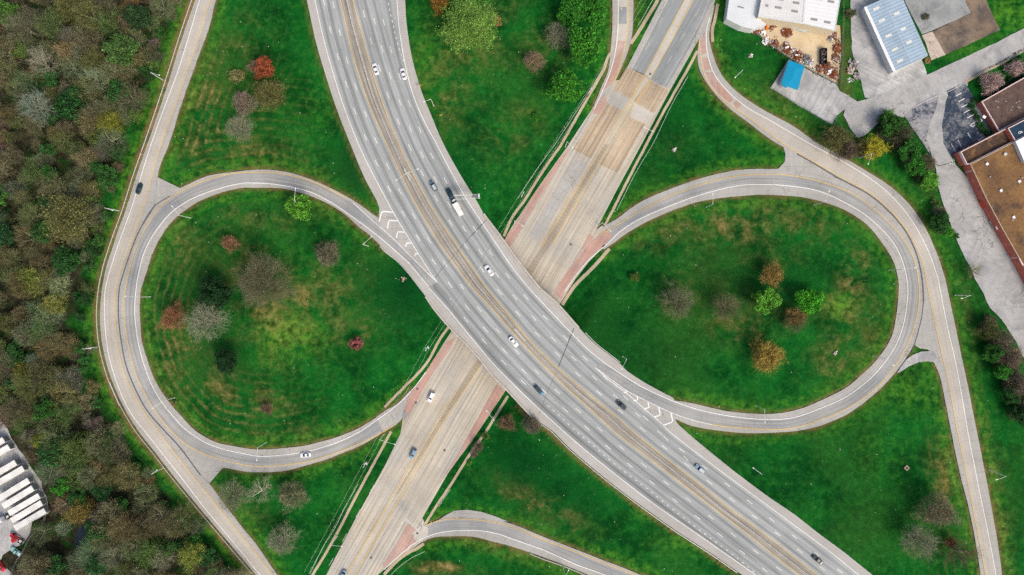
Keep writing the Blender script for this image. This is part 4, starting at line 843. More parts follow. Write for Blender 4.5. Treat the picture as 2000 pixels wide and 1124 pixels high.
# ---- the wood on the left: each tree an object of its own
WPAL = {'bare': [((.19,.195,.14),4),((.225,.22,.17),3),((.17,.155,.095),4),((.195,.18,.12),4),((.31,.305,.25),1.5),((.135,.14,.105),3)],
        'fuzzy': [((.16,.145,.085),3),((.19,.17,.105),2),((.125,.14,.055),4),((.165,.165,.11),3)],
        'budding': [((.145,.155,.055),3),((.17,.175,.08),3),((.19,.165,.08),2),((.19,.21,.035),.3),((.095,.145,.04),4)],
        'leafy': [((.026,.095,.018),4),((.036,.125,.02),2),((.018,.066,.015),4),((.07,.14,.025),2)]}
WLAB = {'bare': ('bare_tree','grey or brown leafless tree in the thick wood left of the outer ramp','leafless trees of the left-hand wood'),
        'fuzzy': ('bare_tree','brown densely twigged tree in the thick wood left of the outer ramp','twiggy trees of the left-hand wood'),
        'budding': ('budding_tree','olive or yellow budding tree in the thick wood left of the outer ramp','budding trees of the left-hand wood'),
        'leafy': ('leafy_tree','green-leaved tree in the thick wood left of the outer ramp','green trees of the left-hand wood')}
LOT = [(-90,790),(0,808),(34,850),(58,885),(74,905),(100,950),(112,1000),(78,1030),(64,1062),(40,1092),(34,1124),(25,1190),(-90,1190)]
CREEK = [(196,975),(185,1000),(172,1030),(152,1060),(148,1075)]
NAMED = [(130,425,43,'budding',(.14,.145,.05),'large broad olive tree standing out in the middle of the left wood'),(105,593,22,'budding',(.22,.235,.06),'round pale yellow-green tree in the left wood beside the ramp bend'),
 (211,235,24,'budding',(.21,.225,.03),'bright yellow tree in the upper left wood'),(37,97,18,'leafy',(.075,.15,.02),'rounded moss-green tree in the upper left wood'),(25,15,14,'leafy',(.05,.20,.015),'bright green tree at the top left corner of the wood'),
 (45,725,17,'budding',(.21,.20,.03),'yellowish tree low in the left wood near the trailers'),(75,862,16,'budding',(.19,.23,.025),'small lime-yellow tree just above the parked trailers'),(372,1085,26,'budding',(.22,.27,.05),'pale green tree at the lower right end of the wood'),
 (60,545,26,'budding',(.17,.21,.045),'sage green tree at the left edge of the wood'),(152,1000,24,'budding',(.19,.15,.04),'golden brown tree beside the creek'),(75,105,24,'limby',(.33,.31,.29),'pale silver tree with long bare limbs in the upper left wood'),
 (130,100,22,'budding',(.24,.19,.09),'tan budding tree beside the pale silver tree'),(180,1055,18,'leafy',(.02,.13,.012),'deep green tree beside the lower end of the creek'),(118,950,20,'leafy',(.035,.17,.014),'bright green tree by the noses of the parked trailers'),(145,205,36,'leafy',(.014,.065,.012),'large dark green evergreen mass in the upper left wood')]
used = []
for x, y, r, k, c, lab in NAMED:
    plant(WLAB.get(k, WLAB['bare'])[0], k, x, y, r, c, lab, 'tree'); used.append((x, y, r * .8))
cand = np.stack([rng.uniform(-25, 480, 60000), rng.uniform(-25, 1150, 60000)], 1)
lim = np.interp(cand[:, 1], ew[:, 1], ew[:, 0])
ok = (cand[:, 0] < lim - 18) & ~inside(cand[:, 0], cand[:, 1], LOT) & (poly_dist(cand[:, 0], cand[:, 1], CREEK, False) > 17)
nw = 0
for x, y in cand[ok]:
    e = np.interp(y, ew[:, 1], ew[:, 0]) - x
    r = random.choice((12, 14, 16, 18, 20, 24)) if e > 45 else random.choice((9, 10, 12))
    if any((x - a) ** 2 + (y - b) ** 2 < (.56 * (r + q)) ** 2 for a, b, q in used): continue
    used.append((x, y, r))
    g_ = math.sin(x / 37 + 1.3) * math.sin(y / 51 + .4) + .5 * math.sin(x / 19 - y / 23)
    w = {'bare': 1.9, 'fuzzy': .9, 'budding': .5 + .4 * max(0, -g_), 'leafy': .35 + .7 * max(0, g_)}
    if e < 60: w['leafy'] += 1.0; w['budding'] += .3; w['bare'] *= .4
    k = random.choices(list(w), list(w.values()))[0]
    c = random.choices([q[0] for q in WPAL[k]], [q[1] for q in WPAL[k]])[0]; c = tuple(a * random.uniform(.82, 1.2) for a in c)
    n_, lab, gr = WLAB[k]
    plant(n_, {'bare': 'wbare', 'budding': 'wbudding'}.get(k, k), x, y, r * random.uniform(1.15, 1.5), c, lab, 'tree', gr, tall=random.uniform(.75, 1.25) if r > 12 else 1.0, bark=tuple(min(.5, a * 1.15 + .09) for a in (.20, .19, .155)) if k != 'leafy' else None); nw += 1
    if nw >= 284: break
print('WOOD TREES', nw)
# brush under the trees, too thick to count
RM = RawMesh(); c2 = np.stack([rng.uniform(-60, 500, 26000), rng.uniform(-40, 1170, 26000)], 1)
ok = (c2[:, 0] < np.interp(c2[:, 1], ew[:, 1], ew[:, 0]) - 4 - 6 * rng.random(26000)) & ~inside(c2[:, 0], c2[:, 1], LOT) & (poly_dist(c2[:, 0], c2[:, 1], CREEK, False) > 10)
c2 = c2[ok]; c2 = np.repeat(c2, 2, 0) + rng.normal(0, 2.0, (len(c2) * 2, 2)); w = W(c2[:, 0], c2[:, 1], 0.0); w[:, 2] += rng.uniform(.1, 1.0, len(w)) ** 2 * 4.0
RM.quads(w, np.full(len(w), .24))
g = G('brush'); ri = g.n('ShaderNodeNewGeometry').outputs['Random Per Island']; big = g.noise(.06, 4)
c = g.mix(g.rng(ri, 0, 1), (.038, .034, .022), (.075, .066, .042))
c = g.mix(g.rng(g.math('ADD', big, g.math('MULTIPLY', ri, .3)), .52, .66), c, (.016, .070, .012))
c = g.mix(g.rng(ri, .90, .94), c, (.06, .08, .018))
o = bpy.data.objects.new('undergrowth', RM.mesh('undergrowth', g.done(c, .9, spec=.05))); COL.objects.link(o); tag(o, 'low brown and green brush covering the floor of the left-hand wood', 'undergrowth', kind='stuff')
# pale specks of litter and stones in the grass
mb = MB()
n = 0
while n < 330:
    x, y = random.uniform(280, 1990), random.uniform(0, 1120)
    w = W1(x, y)
    if any(inside(np.array([w.x]), np.array([w.y]), p)[0] for p in FP): continue
    s = random.choice((.10, .13, .16, .22)); a = random.uniform(0, 3); n += 1
    q = [(w.x + s * k * math.cos(a + i * PI / 2 * random.uniform(.85, 1.1)), w.y + s * k * math.sin(a + i * PI / 2)) for i, k in enumerate((1, .7, 1.1, .8))]
    mb.prism(q, w.z - .05, w.z + .12)
tag(mb.build('litter', plain('litter_paper', (.62, .62, .55), .8)), 'pale scraps and stones scattered through the grass', 'litter', kind='stuff')
# ------------------------------------------------------------------ vehicles
def loft(mb, secs, m=0, cap=True):
    n = len(secs[0]); k = len(mb.v)
    for s_ in secs: mb.v += [tuple(p) for p in s_]
    F = []
    for i in range(len(secs) - 1):
        for j in range(n): F.append((k + i * n + j, k + i * n + (j + 1) % n, k + (i + 1) * n + (j + 1) % n, k + (i + 1) * n + j))
    if cap: F += [tuple(range(k, k + n))[::-1], tuple(range(k + (len(secs) - 1) * n, k + len(secs) * n))]
    mb.f += F; mb.m += [m] * len(F)
    for f in F: mb.uv += [(0, 0)] * len(f)
def body_secs(prof):                 # x, half width, sill z, shoulder z, top z, top half width
    return [[(x, -w, zs), (x, -w * 1.02, (zs + zh) / 2), (x, -w, zh), (x, -wt, zt), (x, -wt * .4, zt + .03), (x, wt * .4, zt + .03), (x, wt, zt), (x, w, zh), (x, w * 1.02, (zs + zh) / 2), (x, w, zs)] for x, w, zs, zh, zt, wt in prof]
def quadslab(mb, q, t=.015):         # a thin curved-glass panel standing proud of the bodywork
    q = [Vector(p) for p in q]; n = (q[1] - q[0]).cross(q[3] - q[0]).normalized() * t
    mb.hexa([p - n * .2 for p in q], [p + n for p in q])
def wheel(root, x, y, r=.33, w=.22, dual=False):
    mb = MB(); mb.tube((x, y - w / 2, r), (x, y + w / 2, r), r, n=14); t = mb.build('wheel', M['black'], root)
    s = 1 if y > 0 else -1
    mb = MB(); mb.tube((x, y + s * (w / 2 - .02), r), (x, y + s * (w / 2 + .012), r), r * .6, n=10); o = mb.build('rim', M['chrome'], t)
def car(kind, px, py, head, col, label, cat='car', onhw=True, L=4.85, Wd=1.86, group=None, name=None, roofcol=None):
    z = .12 if onhw else .16
    loc = Vector(HP(np.array([px]), np.array([py]), z + .03)[0]) if onhw else W1(px, py, z)
    root = empty(name or {'sedan': 'sedan_car', 'suv': 'suv_car', 'pickup': 'pickup_truck', 'hatch': 'hatchback_car'}[kind], loc, math.radians(head), label, cat, group)
    h = L / 2; w = Wd / 2; pm_ = col
    if kind == 'sedan':
        pr = [(-h,.62,.42,.62,.74,.55),(-h+.12,.80,.30,.74,.90,.70),(-h+.75,w,.26,.86,.98,.80),(-h+1.3,w,.24,.88,.98,.80),(.2,w,.24,.88,.95,.80),(h-1.35,w,.24,.84,.93,.78),(h-.6,w*.97,.26,.76,.84,.74),(h-.14,.78,.30,.64,.70,.64),(h,.58,.40,.56,.60,.48)]
        cab = (-h + .75, -h + 1.55, h - 2.25, h - 1.35, .95, 1.42, .76, .60)
    elif kind in ('suv', 'hatch'):
        pr = [(-h,.70,.45,.80,.95,.66),(-h+.1,.84,.34,.92,1.02,.78),(-h+.7,w,.30,.98,1.06,.84),(.2,w,.30,.98,1.05,.84),(h-1.3,w,.30,.96,1.05,.82),(h-.5,w*.97,.30,.88,.97,.78),(h-.12,.80,.34,.72,.80,.68),(h,.62,.44,.62,.68,.55)]
        cab = (-h + .12, -h + .48, h - 2.05, h - 1.3, 1.05, 1.70, .80, .68)
    else:
        pr = [(-h,.86,.50,.92,.94,.82),(-h+.08,w,.46,1.02,1.05,.94),(-h+1.9,w,.42,1.02,1.06,.94),(.3,w,.42,1.04,1.08,.94),(h-1.5,w,.42,1.04,1.12,.92),(h-.6,w,.42,1.02,1.10,.88),(h-.12,w*.9,.46,.92,1.0,.78),(h,.70,.5,.8,.86,.6)]
        cab = (-h + 1.95, -h + 2.2, h - 2.2, h - 1.55, 1.06, 1.82, .86, .72)
    mb = MB(); loft(mb, body_secs(pr))
    b0, b1, f1, f0, zb, zr, wb, wt = cab
    mb.hexa([(b0, -wb, zb - .08), (f0, -wb, zb - .08), (f0, wb, zb - .08), (b0, wb, zb - .08)], [(b1, -wt, zr - .04), (f1, -wt, zr - .04), (f1, wt, zr - .04), (b1, wt, zr - .04)])
    body = mb.build('body', pm_, root)
    mb = MB(); mb.hexa([(b1 - .02, -wt - .01, zr - .05), (f1 + .02, -wt - .01, zr - .05), (f1 + .02, wt + .01, zr - .05), (b1 - .02, wt + .01, zr - .05)], [(b1 + .08, -wt + .08, zr + .01), (f1 - .08, -wt + .08, zr + .01), (f1 - .08, wt - .08, zr + .01), (b1 + .08, wt - .08, zr + .01)])
    mb.build('roof_panel', roofcol or pm_, root)
    k = .93
    mb = MB(); quadslab(mb, [(f0 + .0, -wb * k, zb + .02), (f0 + .0, wb * k, zb + .02), (f1 + .03, wt * k, zr - .05), (f1 + .03, -wt * k, zr - .05)]); mb.build('windshield', M['glass'], root)
    mb = MB(); quadslab(mb, [(b0, wb * k, zb + .02), (b0, -wb * k, zb + .02), (b1 - .03, -wt * k, zr - .05), (b1 - .03, wt * k, zr - .05)]); mb.build('rear_window', M['glass'], root)
    for s in (-1, 1):
        q = [(b0 + .25, s * wb, zb + .03), (f0 - .25, s * wb, zb + .03), (f1 - .02, s * (wt + .01), zr - .09), (b1 + .05, s * (wt + .01), zr - .09)]
        if s > 0: q.reverse()
        mb = MB(); quadslab(mb, q); mb.build('side_window', M['glass'], root)
        mb = MB(); mb.box(h - .22, h - .06, s * .62 - .14, s * .62 + .14, .60 if kind == 'sedan' else .74, .70 if kind == 'sedan' else .86); mb.build('headlight', M['headlight'], root)
        mb = MB(); mb.box(-h + .03, -h + .14, s * .66 - .12, s * .66 + .12, .70, .88); mb.build('taillight', M['taillight'], root)
        mb = MB(); mb.box(f0 - .38, f0 - .2, s * (w + .08) - .09, s * (w + .08) + .09, zb - .02, zb + .12); mb.build('mirror', pm_, root)
        r = .33 if kind == 'sedan' else .37
        for x in (-h + .95, h - .95): wheel(root, x, s * (w - .12), r)
    if kind == 'pickup':
        mb = MB(); mb.box(-h + .16, -h + 1.86, -.78, .78, 1.04, 1.075); bd = mb.build('cargo_bed', M['black'], root)
        mb = MB(); mb.box(-h + .25, -h + 1.0, -.7, .2, 1.08, 1.32); mb.box(-h + .3, -h + .9, .25, .72, 1.08, 1.2); mb.build('bed_cover', M['white'], bd)
    if kind == 'suv':
        mb = MB()
        for s in (-1, 1): mb.tube((b1 + .2, s * .58, zr + .05), (f1 - .2, s * .58, zr + .05), .025)
        mb.build('roof_rack', M['chrome'], root)
    return root
WH = paint('white', (.80, .81, .82)); SIL = paint('silver', (.45, .50, .53)); NAVY = paint('dark_teal', (.012, .040, .055)); BLU = paint('teal_blue', (.02, .13, .21)); DK_ = paint('charcoal', (.025, .035, .045)); LBL = paint('pale_blue', (.22, .33, .42)); GB = paint('grey_blue', (.09, .15, .20)); REDP = paint('red', (.55, .02, .03)); TEAL = paint('faded_teal', (.25, .50, .47))
def hd(dx, dy): return math.degrees(math.atan2(-dy, dx))
car('sedan', 734, 136.5, hd(-17, -60), WH, 'white sedan touching the yellow line at the top of the highway', L=5.1, Wd=2.0)
car('sedan', 788.5, 146, hd(-17, -62), WH, 'white sedan at the end of the short-dotted merge line', L=5.1, Wd=2.0)
car('suv', 847, 364, hd(-11, -20), GB, 'grey car with a pale silver roof just left of the dark pickup', L=4.8, Wd=2.0, roofcol=SIL)
car('pickup', 881, 382.5, hd(-12, -24), NAVY, 'dark teal pickup truck pulling the white box trailer', 'pickup', L=6.4, Wd=2.1)
car('sedan', 955.5, 529, hd(-13, -17.5), WH, 'white sedan on the middle of the overpass in the up-bound lanes', L=5.2, Wd=2.0)
car('sedan', 1003, 667.5, hd(14, 17), WH, 'white sedan with dark windows beside the median barrier', L=5.1, Wd=2.0)
car('suv', 1052.5, 762, hd(16, 18), BLU, 'blue car with a dark roof in the down-bound lanes', L=4.9, Wd=1.95, roofcol=DK_)
car('suv', 1213, 791, hd(-17, -15), DK_, 'charcoal car beside the chevron stripes of the right gore', L=4.9, Wd=1.95)
car('suv', 1366, 915.5, hd(-16, -14), LBL, 'pale blue car in the up-bound lanes towards the lower right', L=4.9, Wd=1.95, roofcol=SIL)
car('sedan', 1595, 1092, hd(-18, -14), DK_, 'dark car at the lower right end of the highway', L=5.1, Wd=1.95)
car('sedan', 273.5, 369, hd(7, -20), NAVY, 'dark teal car alone on the left outer ramp', onhw=False, L=5.0, Wd=2.0)
car('sedan', 597.5, 888.5, hd(-20, 2), WH, 'white car on the left loop ramp', onhw=False, L=4.7, Wd=1.95)
car('suv', 842.5, 775, hd(-8, 17), WH, 'white car on the arterial just below the overpass', onhw=False, L=4.9, Wd=1.95)
car('hatch', 807.5, 886, hd(-8, 18), LBL, 'blue-grey car next to the yellow lines of the arterial', onhw=False, L=4.7, Wd=1.9)
car('sedan', 670, 1123, hd(-9, 17), LBL, 'blue car cut off by the bottom edge on the arterial', onhw=False)
car('sedan', 184, 1123, hd(-14, -8), WH, 'white car with dark windows parked among the trees at the bottom edge', onhw=False)
car('pickup', 34, 1076, hd(-17, -12), TEAL, 'faded teal pickup truck in the weeds below the red tractor', 'pickup', onhw=False, L=5.3)
car('suv', 4, 1105, hd(10, 15), REDP, 'red vehicle cut by the left edge beside the weeds', onhw=False, L=5.2)
def trailer(px, py, head, L, z0, label, group=None, reefer=False, onhw=False, h=2.75, Wd=2.5, nax=2):
    loc = Vector(HP(np.array([px]), np.array([py]), .14)[0]) if onhw else W1(px, py, .13)
    root = empty('box_trailer', loc, math.radians(head), label, 'trailer', group); w = Wd / 2; l = L / 2
    mb = MB(); mb.box(-l, l, -w, w, z0, z0 + h)
    n = int(L / .6)
    for i in range(1, n): mb.box(-l + i * L / n - .02, -l + i * L / n + .02, -w - .02, w + .02, z0 + .1, z0 + h + .008)
    mb.build('body', M['trailerwhite'], root)
    mb = MB(); mb.box(-l - .05, -l - .003, -w + .03, -.02, z0 + .05, z0 + h - .08); mb.build('rear_door', M['steel'], root)
    mb = MB(); mb.box(-l - .05, -l - .003, .02, w - .03, z0 + .05, z0 + h - .08); mb.build('rear_door', M['steel'], root)
    mb = MB(); mb.box(l + .003, l + .16, -w + .1, w - .1, z0 + .2, z0 + h - .15); mb.build('front_panel', M['darkgrey'], root)
    mb = MB(); mb.box(-l, l, -.5, .5, z0 - .18, z0 - .003); mb.build('chassis', M['darkgrey'], root)
    r = .5 if z0 > 1 else .36
    for i in range(nax):
        for s in (-1, 1): wheel(root, -l + (1.6 if z0 > 1 else L * .42) + i * (r * 2.3), s * (w - .25 if z0 > 1 else w + .02), r, .4 if z0 > 1 else .22)
    if z0 > 1:
        mb = MB()
        for s in (-1, 1): mb.box(l - 2.6, l - 2.45, s * .7 - .07, s * .7 + .07, 0, z0 - .18)
        mb.build('landing_gear', M['steel'], root)
    else:
        mb = MB(); mb.box(l + .17, l + 1.1, -.07, .07, z0 - .12, z0 - .02); mb.build('tow_bar', M['black'], root)
    return root
M['trailerwhite'] = plain('trailer_white', (.74, .73, .69), .5, .16, .35); M['darkgrey'] = plain('dark_grey_panel', (.16, .18, .18), .6, .2)
trailer(895.5, 410.5, hd(-15, -25), 6.0, .55, 'white box trailer towed by the dark pickup on the highway', onhw=True, h=2.0, Wd=2.3)
TR_ = [((9,858),(-54,894),'topmost white trailer at the left edge, only its nose in the picture'),((20,872),(-44,909),'second white trailer from the top at the left edge'),((32,903),(-30,939),'white trailer with a grey nose, above the bare gap in the row'),((47,914),(-15,950),'white trailer below the grey-nosed one, ending next to the trees'),
 ((57,938),(-3,975),'white trailer just below the bare gap in the row'),((65,953),(5,990),'white trailer, second below the bare gap'),((78,968),(16,1004),'white trailer, third below the bare gap'),((82,982),(22,1018),'white trailer between the last trailer and the third below the gap'),((89,997),(28,1033),'lowest white trailer with a stained roof, above the red tractor')]
for (a, b), (c, d), lab in [t for t in TR_]:
    q0 = W(np.array([a, c]), np.array([b, d]), 4.0); m = q0.mean(0); z = hh(m[0], m[1]); v = q0[0] - q0[1]
    o = trailer(0, 0, math.degrees(math.atan2(v[1], v[0])), 15.2, 1.25, lab, 'white trailers parked in a row'); o.location = (m[0], m[1], z + .13)
def tractor(px, py, head, col, label):
    root = empty('semi_tractor', W1(px, py, .13), math.radians(head), label, 'truck')
    mb = MB(); mb.box(-3.2, 3.0, -.45, .45, .65, .9); mb.build('chassis', M['black'], root)
    mb = MB(); mb.hexa([(1.2, -.75, .6), (3.1, -.7, .6), (3.1, .7, .6), (1.2, .75, .6)], [(1.2, -.78, 1.75), (2.95, -.62, 1.55), (2.95, .62, 1.55), (1.2, .78, 1.75)]); mb.build('hood', col, root)
    mb = MB(); mb.hexa([(-.9, -1.15, .6), (1.25, -1.15, .6), (1.25, 1.15, .6), (-.9, 1.15, .6)], [(-.85, -1.1, 2.75), (.85, -1.02, 2.7), (.85, 1.02, 2.7), (-.85, 1.1, 2.75)]); cb = mb.build('cab', col, root)
    mb = MB(); quadslab(mb, [(1.22, -.95, 1.8), (1.22, .95, 1.8), (.90, .92, 2.55), (.90, -.92, 2.55)], .03); mb.build('windshield', M['glass'], cb)
    mb = MB(); mb.hexa([(-.8, -1.05, 2.76), (.5, -.95, 2.76), (.5, .95, 2.76), (-.8, 1.05, 2.76)], [(-.8, -1.0, 3.4), (-.3, -.9, 3.3), (-.3, .9, 3.3), (-.8, 1.0, 3.4)]); mb.build('roof_fairing', col, cb)
    for s in (-1, 1):
        mb = MB(); mb.tube((-1.2, s * .95, .9), (-1.2, s * .95, 3.3), .08, n=8); mb.build('exhaust_stack', M['chrome'], root)
        mb = MB(); mb.tube((-.8, s * .95, .65), (.7, s * .95, .65), .32, n=10); mb.build('fuel_tank', M['chrome'], root)
        mb = MB(); mb.box(2.75, 3.05, s * .8 - .15, s * .8 + .15, .75, 1.0); mb.build('headlight', M['headlight'], root)
        for x in (2.2, -1.7, -2.9): wheel(root, x, s * .95, .5, .34 if x > 0 else .55)
    mb = MB(); mb.box(-2.8, -1.6, -.5, .5, .92, 1.05); mb.build('coupling_plate', M['steel'], root)
tractor(35, 1050, hd(-15, -11.5), REDP, 'bright red semi tractor parked below the row of trailers')
tractor(9, 1013, hd(-16, 9), WH, 'white semi tractor cab at the left edge in front of the trailers')

# ------------------------------------------------------------------ lamps, signs, poles, rails
def lamp(base, head, label, h=10.5, onhw=False, double=None, group='street lamps around the interchange'):
    f = Vector(HP(np.array([base[0]]), np.array([base[1]]), .1)[0]) if onhw else W1(*base)
    root = empty('street_lamp', f, 0, label, 'street lamp', group)
    x, y = P(head[0], head[1], f.z + h + .4); a = Vector((float(x) - f.x, float(y) - f.y, h + .5))
    mb = MB(); mb.tube((0, 0, -.4), (0, 0, .25), .26, n=10); mb.build('base', M['conc'], root)
    mb = MB(); mb.tube((0, 0, .25), (0, 0, h), .15, .10, 8); mb.build('pole', M['pole'], root)
    for tip in [a] + ([Vector((float(P(double[0], double[1], f.z + h + .4)[0]) - f.x, float(P(double[0], double[1], f.z + h + .4)[1]) - f.y, h + .5))] if double else []):
        k = tip * .55; k.z = h + .35
        mb = MB(); mb.tube((0, 0, h - .1), k, .075, .06, 6); mb.tube(k, tip, .06, .05, 6); mb.tube((0, 0, h - 1.0), tip * .3 + Vector((0, 0, h * .7 - .1)), .04, .04, 5); arm = mb.build('arm', M['pole'], root)
        d = Vector((tip.x, tip.y, 0)); d = d.normalized() if d.length > .2 else Vector((1, 0, 0)); n = Vector((-d.y, d.x, 0)); c = tip
        q = [c - d * .25 - n * .12, c + d * .45 - n * .2, c + d * .6, c + d * .45 + n * .2, c - d * .25 + n * .12]
        mb = MB(); mb.hexa([p - Vector((0, 0, .1)) for p in q], [p + Vector((0, 0, .1)) for p in q]); mb.build('lamp_head', M['lamp'], root)
LAMPS = [((319,157),(310,147),'street lamp leaning over the verge near the top of the left outer ramp'),((232,412),(219,411),'street lamp behind the guardrail opposite the upper left gore'),((190,678),(176,681),'street lamp behind the guardrail at the left bend'),((320,914),(306,919),'street lamp behind the guardrail opposite the lower left gore'),
 ((372,426),(337,404),'street lamp with a bent arm over the upper left loop ramp'),((294,580),(246,579),'street lamp reaching across the left loop ramp at its leftmost point'),((341,777),(299,797),'street lamp reaching over the lower left part of the left loop ramp'),((520,864),(502,898),'street lamp over the bottom of the left loop ramp'),
 ((590,400),(577,370),'street lamp rising beside the bright green tree at the top of the left loop'),((719,481),(725,463),'street lamp on the inner side of the left loop near the highway gore'),((1379,405),(1392,380),'street lamp over the upper left of the right loop ramp'),((1590,401),(1619,375),'street lamp over the top of the right loop ramp'),((1736,528),(1787,523),'street lamp over the rightmost part of the right loop ramp'),
 ((1704,696),(1744,713),'street lamp over the lower right of the right loop ramp'),((1476,792),(1494,824),'street lamp over the bottom of the right loop ramp'),((1865,577),(1879,583),'street lamp on the grass beside the drive and right outer ramp'),((1931,918),(1947,937),'street lamp on the grass right of the outer ramp at lower right'),((1679,309),(1696,320),'street lamp by the yellow tree beside the right outer ramp'),
 ((1435,152),(1437,151),'street lamp in the grass left of the fenced lot'),((1267,268),(1260,250),'street lamp on the right verge of the brown arterial lanes'),((1104,287),(1118,288),'street lamp on the left verge where the brown lanes end'),((1005,436),(1020,441),'street lamp over the red lane above the overpass'),((1170,440),(1192,451),'street lamp at the nose between arterial and right loop'),
 ((967,813),(951,804),'street lamp over the red lane just below the overpass'),((750,849),(770,868),'street lamp at the nose between arterial and left loop'),((659,1048),(667,1067),'street lamp on the lower left arterial verge'),((1471,914),(1472,915),'street lamp in the grass below the right loop gore'),((1100,1106),(1110,1115),'street lamp beside the bottom ramp guardrail')]
for b, h_, l in LAMPS: lamp(b, h_, l)
lamp((847,207), (829,199), 'street lamp on the right shoulder of the upper highway', onhw=False)
lamp((1216,697), (1215,720), 'street lamp at the end of the guardrail right of the overpass')
lamp((803,345), (775,352), 'double-armed street lamp on the median barrier of the upper highway', onhw=True, double=(815,331), h=9.5)
def signpost(px, py, w, h, z, head, label, col, hw=False):
    f = W1(px, py); root = empty('road_sign', f, math.radians(head), label, 'sign')
    mb = MB(); mb.tube((0, 0, -.3), (0, 0, z + h), .05, n=6); mb.build('post', M['steel'], root)
    mb = MB(); mb.box(.06, .10, -w / 2, w / 2, z, z + h); mb.build('sign_board', col, root)
M['signgreen'] = plain('sign_back', (.62, .64, .60), .5, .05); M['signyellow'] = plain('warning_yellow', (.75, .42, .05), .5, .05)
signpost(281, 304, 1.6, 1.2, 1.8, 70, 'pale road sign beside the left outer ramp', M['signgreen']); signpost(821, 171, 1.2, 1.2, 1.6, 115, 'small yellow sign on the edge of the upper highway', M['signyellow'])
signpost(1385, 200, .9, 1.6, 1.4, 160, 'small yellow sign in the grass inside the right outer ramp', M['signyellow']); signpost(862, 228, 1.3, .9, 1.5, 110, 'small yellow sign in the grass right of the upper highway', M['signyellow'])
signpost(845, 1018, 1.8, 1.0, 1.8, 60, 'pale sign at the nose of the bottom ramp', M['signgreen']); signpost(1353, 404, 1.4, 1.4, 1.8, 40, 'pale tan sign beside the upper edge of the right loop', M['conc'])
# cantilever sign over the right-hand lanes
zc = 7.0; f = W1(922, 387); bx = Vector(P(935, 383, f.z + zc)); bx = Vector((bx[0], bx[1], f.z)); tx = P(886, 386, HZ + zc); v = Vector((float(tx[0]) - bx.x, float(tx[1]) - bx.y))
root = empty('cantilever_sign', bx, math.atan2(v.y, v.x), 'grey cantilever sign frame reaching from the shoulder over the pickup', 'sign'); Lc = v.length
mb = MB(); mb.tube((0, 0, -1.5), (0, 0, zc + .3), .3, .25, 12); mb.build('column', M['pole'], root)
mb = MB()
for s in (-.75, .75):
    for z in (zc - 1.2, zc): mb.tube((0, s, z), (Lc, s, z), .065, n=6)
    for i in range(9): mb.tube((i * Lc / 9, s, zc - 1.2), ((i + 1) * Lc / 9, s, zc), .025, n=5)
mb.box(-.4, .3, -.9, .9, zc - 1.3, zc + .15); mb.build('truss', M['steel'], root)
mb = MB(); mb.box(Lc * .04, Lc * .28, -.45, .45, zc - .5, zc - .42); mb.build('walkway', M['darkgrey'], root)
mb = MB(); mb.box(Lc * .45, Lc, -.95, -.86, zc - 2.4, zc + .1); mb.build('sign_board', M['signgreen'], root)
# overhead sign at the bottom ramp nose
f = W1(824, 1029); tx = P(792, 1013, 7.0); v = Vector((float(tx[0]) - f.x, float(tx[1]) - f.y))
root = empty('cantilever_sign', f, math.atan2(v.y, v.x), 'pale cantilever pole with a flat box at the bottom ramp nose', 'sign'); Lc = v.length
mb = MB(); mb.tube((0, 0, -.3), (0, 0, 7), .16, .13, 8); mb.build('column', M['pole'], root)
mb = MB(); mb.tube((0, 0, 6.8), (Lc, 0, 7.2), .12, .10, 8); mb.build('arm', M['pole'], root)
mb = MB(); mb.box(Lc * .74, Lc * 1.05, -.75, .75, 7.28, 7.42); mb.build('sign_board', M['conc'], root)
def upole(px, py, head, label, h=11, trans=True):
    root = empty('utility_pole', W1(px, py), math.radians(head), label, 'utility pole')
    mb = MB(); mb.tube((0, 0, -.5), (0, 0, h), .17, .12, 8); mb.build('pole', M['wood'], root)
    for z in (h - .5, h - 2.0):
        mb = MB(); mb.box(-.07, .07, -1.3, 1.3, z, z + .14); a = mb.build('crossarm', M['pole'], root)
        mb = MB()
        for y in (-1.15, -.5, .5, 1.15): mb.tube((0, y, z + .14), (0, y, z + .38), .06, n=6)
        mb.build('insulator', M['lamp'], a)
    if trans:
        for s in (-1, 1):
            mb = MB(); mb.tube((s * .45, s * .3, h - 3.4), (s * .45, s * .3, h - 2.3), .3, n=10); mb.build('transformer', M['lamp'], root)
    return root
UP = [(1148,190,-30,'utility pole beside the arterial sidewalk near the top exit ramp',False),(1020,386,-30,'utility pole by the arterial sidewalk above the overpass',False),(839,677,-30,'utility pole with crossarms at the foot of the left loop grass below the overpass',True),(722,897,-30,'utility pole with a transformer beside the lower left sidewalk',True)]
for x, y, a, l, t in UP: upole(x, y, a, l, 11, t)
upole(1640, 169, 60, 'utility pole with white transformers at the corner of the fenced lot'); upole(1833, 325, 10, 'utility pole with transformers at the drive beside the hedge')
def cable(a, b, off, label):
    p, q = W1(*a), W1(*b); d = (q - p); n = Vector((-d.y, d.x, 0)).normalized() * off; mb = MB(); pr = None
    for i in range(17):
        t = i / 16; c = p.lerp(q, t) + n; c.z = p.z * (1 - t) + q.z * t + 10.8 - 4 * .8 * t * (1 - t) + (0 if off < 0 else -1.3)
        if pr: mb.tube(pr, c, .025, n=4, cap=False)
        pr = c
    tag(mb.build('power_line', M['pole']), label, 'power line', 'power lines along the arterial')
PTS = [(1262,-4)] + [u[:2] for u in UP] + [(612,1100)]
for i, nm in enumerate(('above the top exit ramp', 'between the top exit ramp and the overpass', 'crossing over the highway', 'between the overpass and the lower left pole', 'along the lower left sidewalk')):
    for o, k in ((-.9, 'outer'), (.9, 'inner')): cable(PTS[i], PTS[i + 1], o, k + ' thin power line ' + nm)
